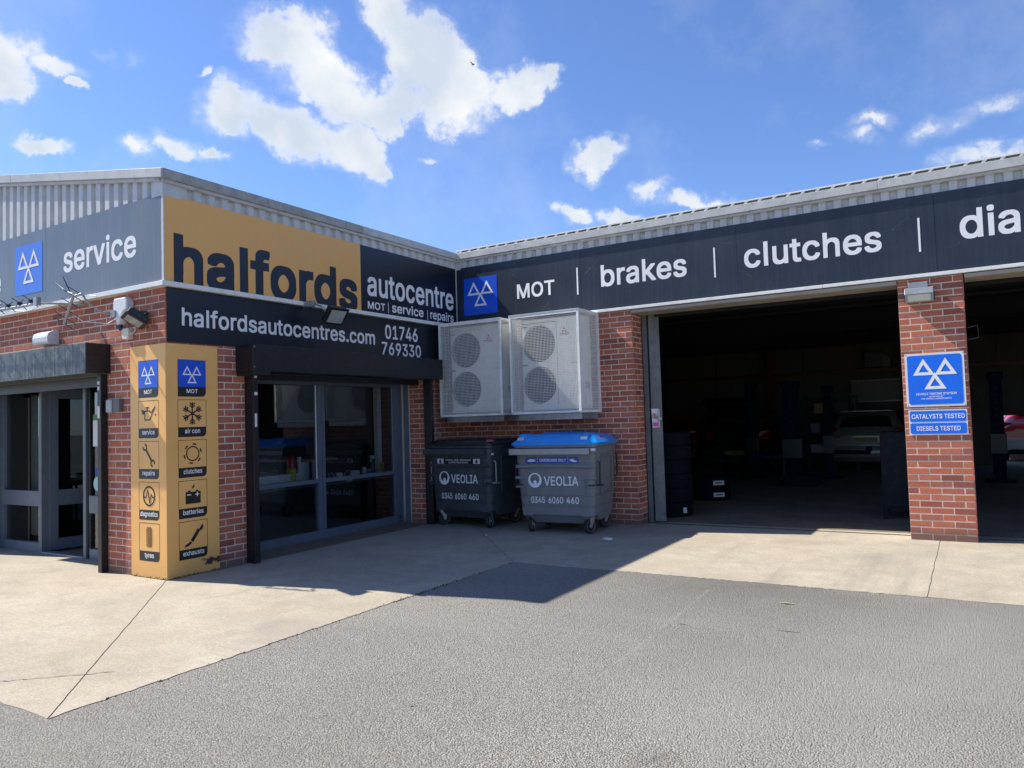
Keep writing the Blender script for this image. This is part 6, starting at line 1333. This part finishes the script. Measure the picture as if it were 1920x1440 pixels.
car('dark red car mostly hidden left of the dark hatchback', (-.35, 10.3, .004), R(0), ('maroon', (.16, .008, .01)))
car('bright red and white car seen low through the far doorway', (8.45, 14.2, -.01), R(2), ('scarlet', (.65, .02, .04)), H=1.34, plate=(.7, .7, .65), bumper=(.62, .62, .62))
tb = thing('ramp', 'low wedge ramp lying on the floor left of the white hatchback', 'ramp', (3.95, 6.0, .004))
MB().add([(-.3, 0, 0), (.32, 0, 0), (.32, .5, 0), (-.3, .5, 0), (-.26, .12, .22), (.42, .12, .22), (.42, .5, .22), (-.26, .5, .22)], [(0,3,2,1),(4,5,6,7),(0,1,5,4),(1,2,6,5),(2,3,7,6),(3,0,4,7)]).build('wedge', MCAB, tb, .01)
MB().box(-.3, .35, .5, .54, 0, .25).build('stop_plate', MCAB, tb, .005)
rk = thing('storage_rack', 'tall open rack of parts against the back wall between the cars', 'rack', (3.3, 10.6, .004))
for x in (0, 1.15):
    for y in (0, .4): one('post', MBLACK, rk, x, x+.04, y, y+.04, 0, 1.85)
for z in (.4, .9, 1.4, 1.82): one('shelf', MBLACK, rk, 0, 1.19, 0, .44, z, z+.03)
for k, (x, z, w, h, m) in enumerate(((.08, .43, .3, .2, MSILV), (.5, .43, .25, .28, MREDST), (.85, .43, .25, .2, MBLPL), (.1, .93, .2, .25, MFRAME), (.45, .93, .35, .18, MGALV), (.9, .93, .2, .3, MBLPL), (.2, 1.43, .3, .25, MTIMB), (.7, 1.43, .3, .3, MBLPL))):
    tag(MB().box(0, w, 0, .3, 0, h).box(-.006, w+.006, -.006, .306, h-.03, h+.005).build('parts_box', m, None, .006, loc=(3.3+x, 10.66, z+.006)), ['silver', 'red', 'small black', 'white', 'wide grey', 'tall black', 'brown', 'large black'][k]+' parts box on the '+('lower', 'middle', 'upper')[0 if z < .8 else 1 if z < 1.2 else 2]+' shelf of the rack', 'box')
wb = thing('whiteboard', 'pale board hanging on the back wall above the white hatchback', 'board', (4.15, 12.60, 1.72))
MB().box(0, 1.35, 0, .03, 0, .55).build('board', basic('pale_board', (.14, .13, .115), .5), wb, .004); MB().box(-.02, 1.37, .005, .035, -.02, 0).box(-.02, 1.37, .005, .035, .55, .57).build('board_frame', MSILV, wb)
he = thing('heater', 'dark box heater mounted above the red beam on the back wall', 'heater', (4.55, 12.35, 2.62))
MB().box(0, .42, 0, .3, 0, .42).build('casing', MBLACK, he, .01); MB().loft([[(.42, 0, 0), (.42, .3, 0), (.42, .3, .36), (.42, 0, .36)], [(.62, .05, 0), (.62, .25, 0), (.62, .25, .2), (.62, .05, .2)]], smooth=False).build('duct', MBLACK, he)
gc = thing('gas_cylinder', 'slim pale gas bottle standing by the middle lift post', 'gas bottle', (3.2, 8.6, .004))
MB().revolve([(.02, 0), (.10, 0), (.11, .03), (.11, .75), (.08, .85), (.03, .9), (.03, .95), (.02, .95)], (0, 0, 0), 'z', 16).build('cylinder', basic('pale_green_paint', (.18, .19, .165), .4), gc); MB().box(-.03, .03, -.03, .03, .95, 1.02).build('valve', MGALV, gc)

# ================================================================ INSIDE THE SHOP
def item(name, label, cat, mb, m, loc, bev=.003, **k): return tag(mb.build(name, m, None, bev, loc=loc), label, cat, k.get('group'))
item('storage_box', 'long white box on the window sill at its left end', 'box', MB().box(-.10, .10, -.46, .46, 0, .14).box(-.105, .105, -.465, .465, .115, .145), MPAPER, (-.78, -3.22, .746))
item('storage_box', 'small orange box on the sill beside the long white box', 'box', MB().box(-.08, .08, -.14, .14, 0, .13).box(-.084, .084, -.144, .144, .105, .134), basic('orange_card', (.55, .10, .02), .6), (-.78, -3.84, .746))
sp = thing('spray_can', 'yellow can with red cap on the shop window sill', 'can', (-.72, -2.84, .746))
MB().revolve([(.03, 0), (.065, 0), (.065, .20), (.05, .22)], (0, 0, 0), 'z', 16).build('can_body', basic('yellow_tin', (.55, .42, .05), .4), sp); MB().revolve([(.05, .22), (.06, .23), (.055, .33), (.03, .38), (.0, .38)], (0, 0, 0), 'z', 16).build('cap', MRED, sp)
item('poster_tube', 'thin white tube standing next to the yellow can', 'tube', MB().cyl((0, 0, 0), (0, 0, .34), .025).cyl((0, 0, .34), (0, 0, .36), .028), MPAPER, (-.70, -2.72, .746), 0)
item('leaflet_stand', 'white leaflet stand on the sill behind the mullion', 'leaflet stand', MB().box(-.03, -.02, -.16, -.02, 0, .28).box(-.03, -.02, .05, .17, 0, .29).box(-.04, .04, -.17, .18, 0, .02), MPAPER, (-.74, -2.47, .746))
for k, (y, r, h, m, lb) in enumerate(((-1.93, .045, .09, MWPLAS, 'white cup at the left of the small items on the sill'), (-1.70, .03, .04, basic('yellow_tin_b', (.5, .4, .08), .4), 'tiny yellow pot on the sill left of the white tub'), (-1.62, .07, .10, MWPLAS, 'wide white tub in the middle of the sill items'), (-1.43, .035, .14, MPAPER, 'narrow white bottle on the sill'), (-1.33, .05, .11, basic('blue_tin', (.05, .12, .35), .4), 'blue tin on the sill near the right frame'))):
    tag(MB().revolve([(r*.7, 0), (r, .005), (r, h*.75), (r*.85, h), (0, h)], (0, 0, 0), 'z', 16).build('small_container', m, None, loc=(-.74, y, .746)), lb, 'container', 'small items on the shop window sill')
tg_ = thing('spray_bottle', 'tall spray bottle with white trigger at the right end of the sill', 'bottle', (-.74, -1.24, .746))
MB().revolve([(.03, 0), (.035, .01), (.035, .16), (.015, .22), (.012, .25)], (0, 0, 0), 'z', 14).build('bottle', basic('clear_brown', (.12, .08, .06), .2), tg_); MB().box(-.012, .012, -.05, .03, .25, .30).box(-.008, .008, -.05, -.035, .20, .27).build('trigger', MWPLAS, tg_, .004)
item('storage_box', 'small olive green box on the sill at the right frame', 'box', MB().box(-.05, .05, -.05, .05, 0, .13).box(-.052, .052, -.052, .052, .12, .133), basic('olive_tin', (.3, .34, .05), .4), (-.76, -1.07, .80))
ct = thing('counter', 'dark service counter inside the shop behind the entrance', 'counter', (-3.6, -2.2, 0))
MB().box(0, 2.4, 0, .6, 0, 1.0).build('counter_front', MCAB, ct, .01); MB().box(-.05, 2.45, -.05, .65, 1.0, 1.04).build('counter_top', MTIMB, ct, .005)
dk = thing('display_rack', 'low dark display rack of boxes inside the entrance', 'display rack', (-4.0, -3.6, 0))
for z in (.1, .45, .8): one('shelf', MBLACK, dk, 0, .9, 0, .35, z, z+.02)
for x in (0, .87): one('upright', MBLACK, dk, x, x+.03, 0, .35, 0, 1.1)
cu = thing('curtain', 'pale vertical blind behind the left entrance pane', 'blind', (-4.0, -4.45, 0))
for k in range(3): MB().cbox((.02+.085*k, 0, 1.1), (.08, .004, 1.9), (0, 0, R(14))).build('slat', basic('pale_blind', (.42, .44, .36), .7) if k == 0 else bpy.data.materials['pale_blind'], cu)
item('leaflet_pile', 'pile of cream leaflets behind the open door glass', 'leaflets', MB().box(-.15, .15, -.1, .1, 0, .03).box(-.14, .16, -.09, .1, .03, .06), MCREAM, (-2.35, -4.1, .86))
tbl = thing('side_table', 'small dark table carrying the leaflets inside the entrance', 'table', (-2.35, -4.1, 0))
one('table_top', MBLACK, tbl, -.25, .25, -.2, .2, .83, .86)
for x in (-.22, .19):
    for y in (-.17, .14): one('leg', MBLACK, tbl, x, x+.03, y, y+.03, 0, .83)

# ================================================================ SMALL THINGS ON THE GROUND, BIRD
def crumple(r, seed, flatn=.3):
    rr = random.Random(seed); bm = bmesh.new(); bmesh.ops.create_icosphere(bm, subdivisions=2, radius=r)
    for v in bm.verts: v.co *= rr.uniform(.6, 1.25); v.co.z = abs(v.co.z)*flatn
    mb = MB(); mb.add([tuple(v.co) for v in bm.verts], [tuple(v.index for v in f.verts) for f in bm.faces]); bm.free(); return mb
item('paper_scrap', 'crumpled white paper scrap on the concrete right of the blue-lidded bin', 'litter', crumple(.07, 1, .25), MPAPER, (3.05, -1.2, .002), 0)
item('paper_scrap', 'tiny white scrap on shaded concrete in front of the bins', 'litter', crumple(.018, 2, .4), MPAPER, (1.43, -1.47, .002), 0)
item('leaf_litter', 'brown curled leaf under the rim of the dark bin', 'litter', crumple(.04, 3, .3), MTIMB, (1.32, -.85, .002), 0)
item('twig', 'short dark brown twig on the sunlit asphalt', 'twig', MB().tube([(-.04, 0, .004), (0, .006, .009), (.04, -.003, .005)], .004, 6), MCRACK, (5.12, -4.46, -.012), 0)
item('twig', 'thin straight dark stick on the asphalt right of the brown twig', 'twig', MB().tube([(-.08, 0, .006), (0, .004, .008), (.08, 0, .006)], .004, 6), MCRACK, (5.83, -4.33, -.012), 0)
item('straw_leaf', 'pale straw-coloured leaf on the asphalt near the concrete edge', 'leaf', MB().add([(-.06, 0, .004), (0, -.02, .012), (.07, .004, .006), (0, .022, .006)], [(0, 1, 2, 3)]).add([(-.05, .03, .004), (.02, .025, .010), (.06, .035, .004)], [(0, 1, 2)]), basic('straw', (.62, .60, .36), .7), (5.66, -3.55, -.004), 0)
item('pebble', 'single dark pebble on the asphalt in the left foreground', 'pebble', crumple(.014, 5, .7), MCRACK, (4.35, -6.60, -.012), 0)
item('broken_twig', 'dry straw-coloured twigs sticking out behind the blue lid', 'twigs', MB().tube([(0, 0, 0), (.05, .0, .10), (.09, .01, .20)], .006, 6).tube([(.03, 0, .06), (.12, .02, .12)], .004, 6).tube([(.02, 0, .0), (.11, 0, .06), (.15, 0, .05)], .005, 6), MTIMB, (2.74, -.22, 1.17), 0)
ms_ = MB(); rr = random.Random(11)
for k in range(260):
    u = rr.random()**.8; x = 2.712+rr.gauss(0, .012); y = -3.35-u*1.5; s_ = rr.uniform(.006, .018); a = rr.uniform(0, 6.3)
    if rr.random() < .35: y = -2.9-rr.random()*4.5
    c_ = Vector((x, y, -.004)); d_ = Vector((math.cos(a), math.sin(a), 0))*s_*.5
    ms_.add([c_-d_, c_+d_, c_+d_*.3+Vector((d_.y*.8, -d_.x*.8, s_*.9))], [(0, 1, 2)])
tag(ms_.build('moss', basic('moss', (.06, .085, .03), .9), None, recalc=False), 'thin line of moss and weeds along the edge of the concrete apron', 'moss', kind='stuff')
bc = CPOS+pxdir(887, 121)*55
bd = thing('bird', 'tiny dark bird flying in front of the big white cloud', 'bird', tuple(bc))
MB().revolve([(.0, -.14), (.035, -.1), (.05, 0), (.03, .1), (.0, .16)], (0, 0, 0), 'x', 10).build('bird_body', MBLPL, bd)
for s in (-1, 1): MB().loft([[(-.05, 0, 0), (.05, 0, 0), (.04, 0, .012), (-.04, 0, .012)], [(-.10, s*.20, .12), (-.03, s*.20, .12), (-.04, s*.20, .13), (-.09, s*.20, .13)]], smooth=False).build('wing', MBLPL, bd)
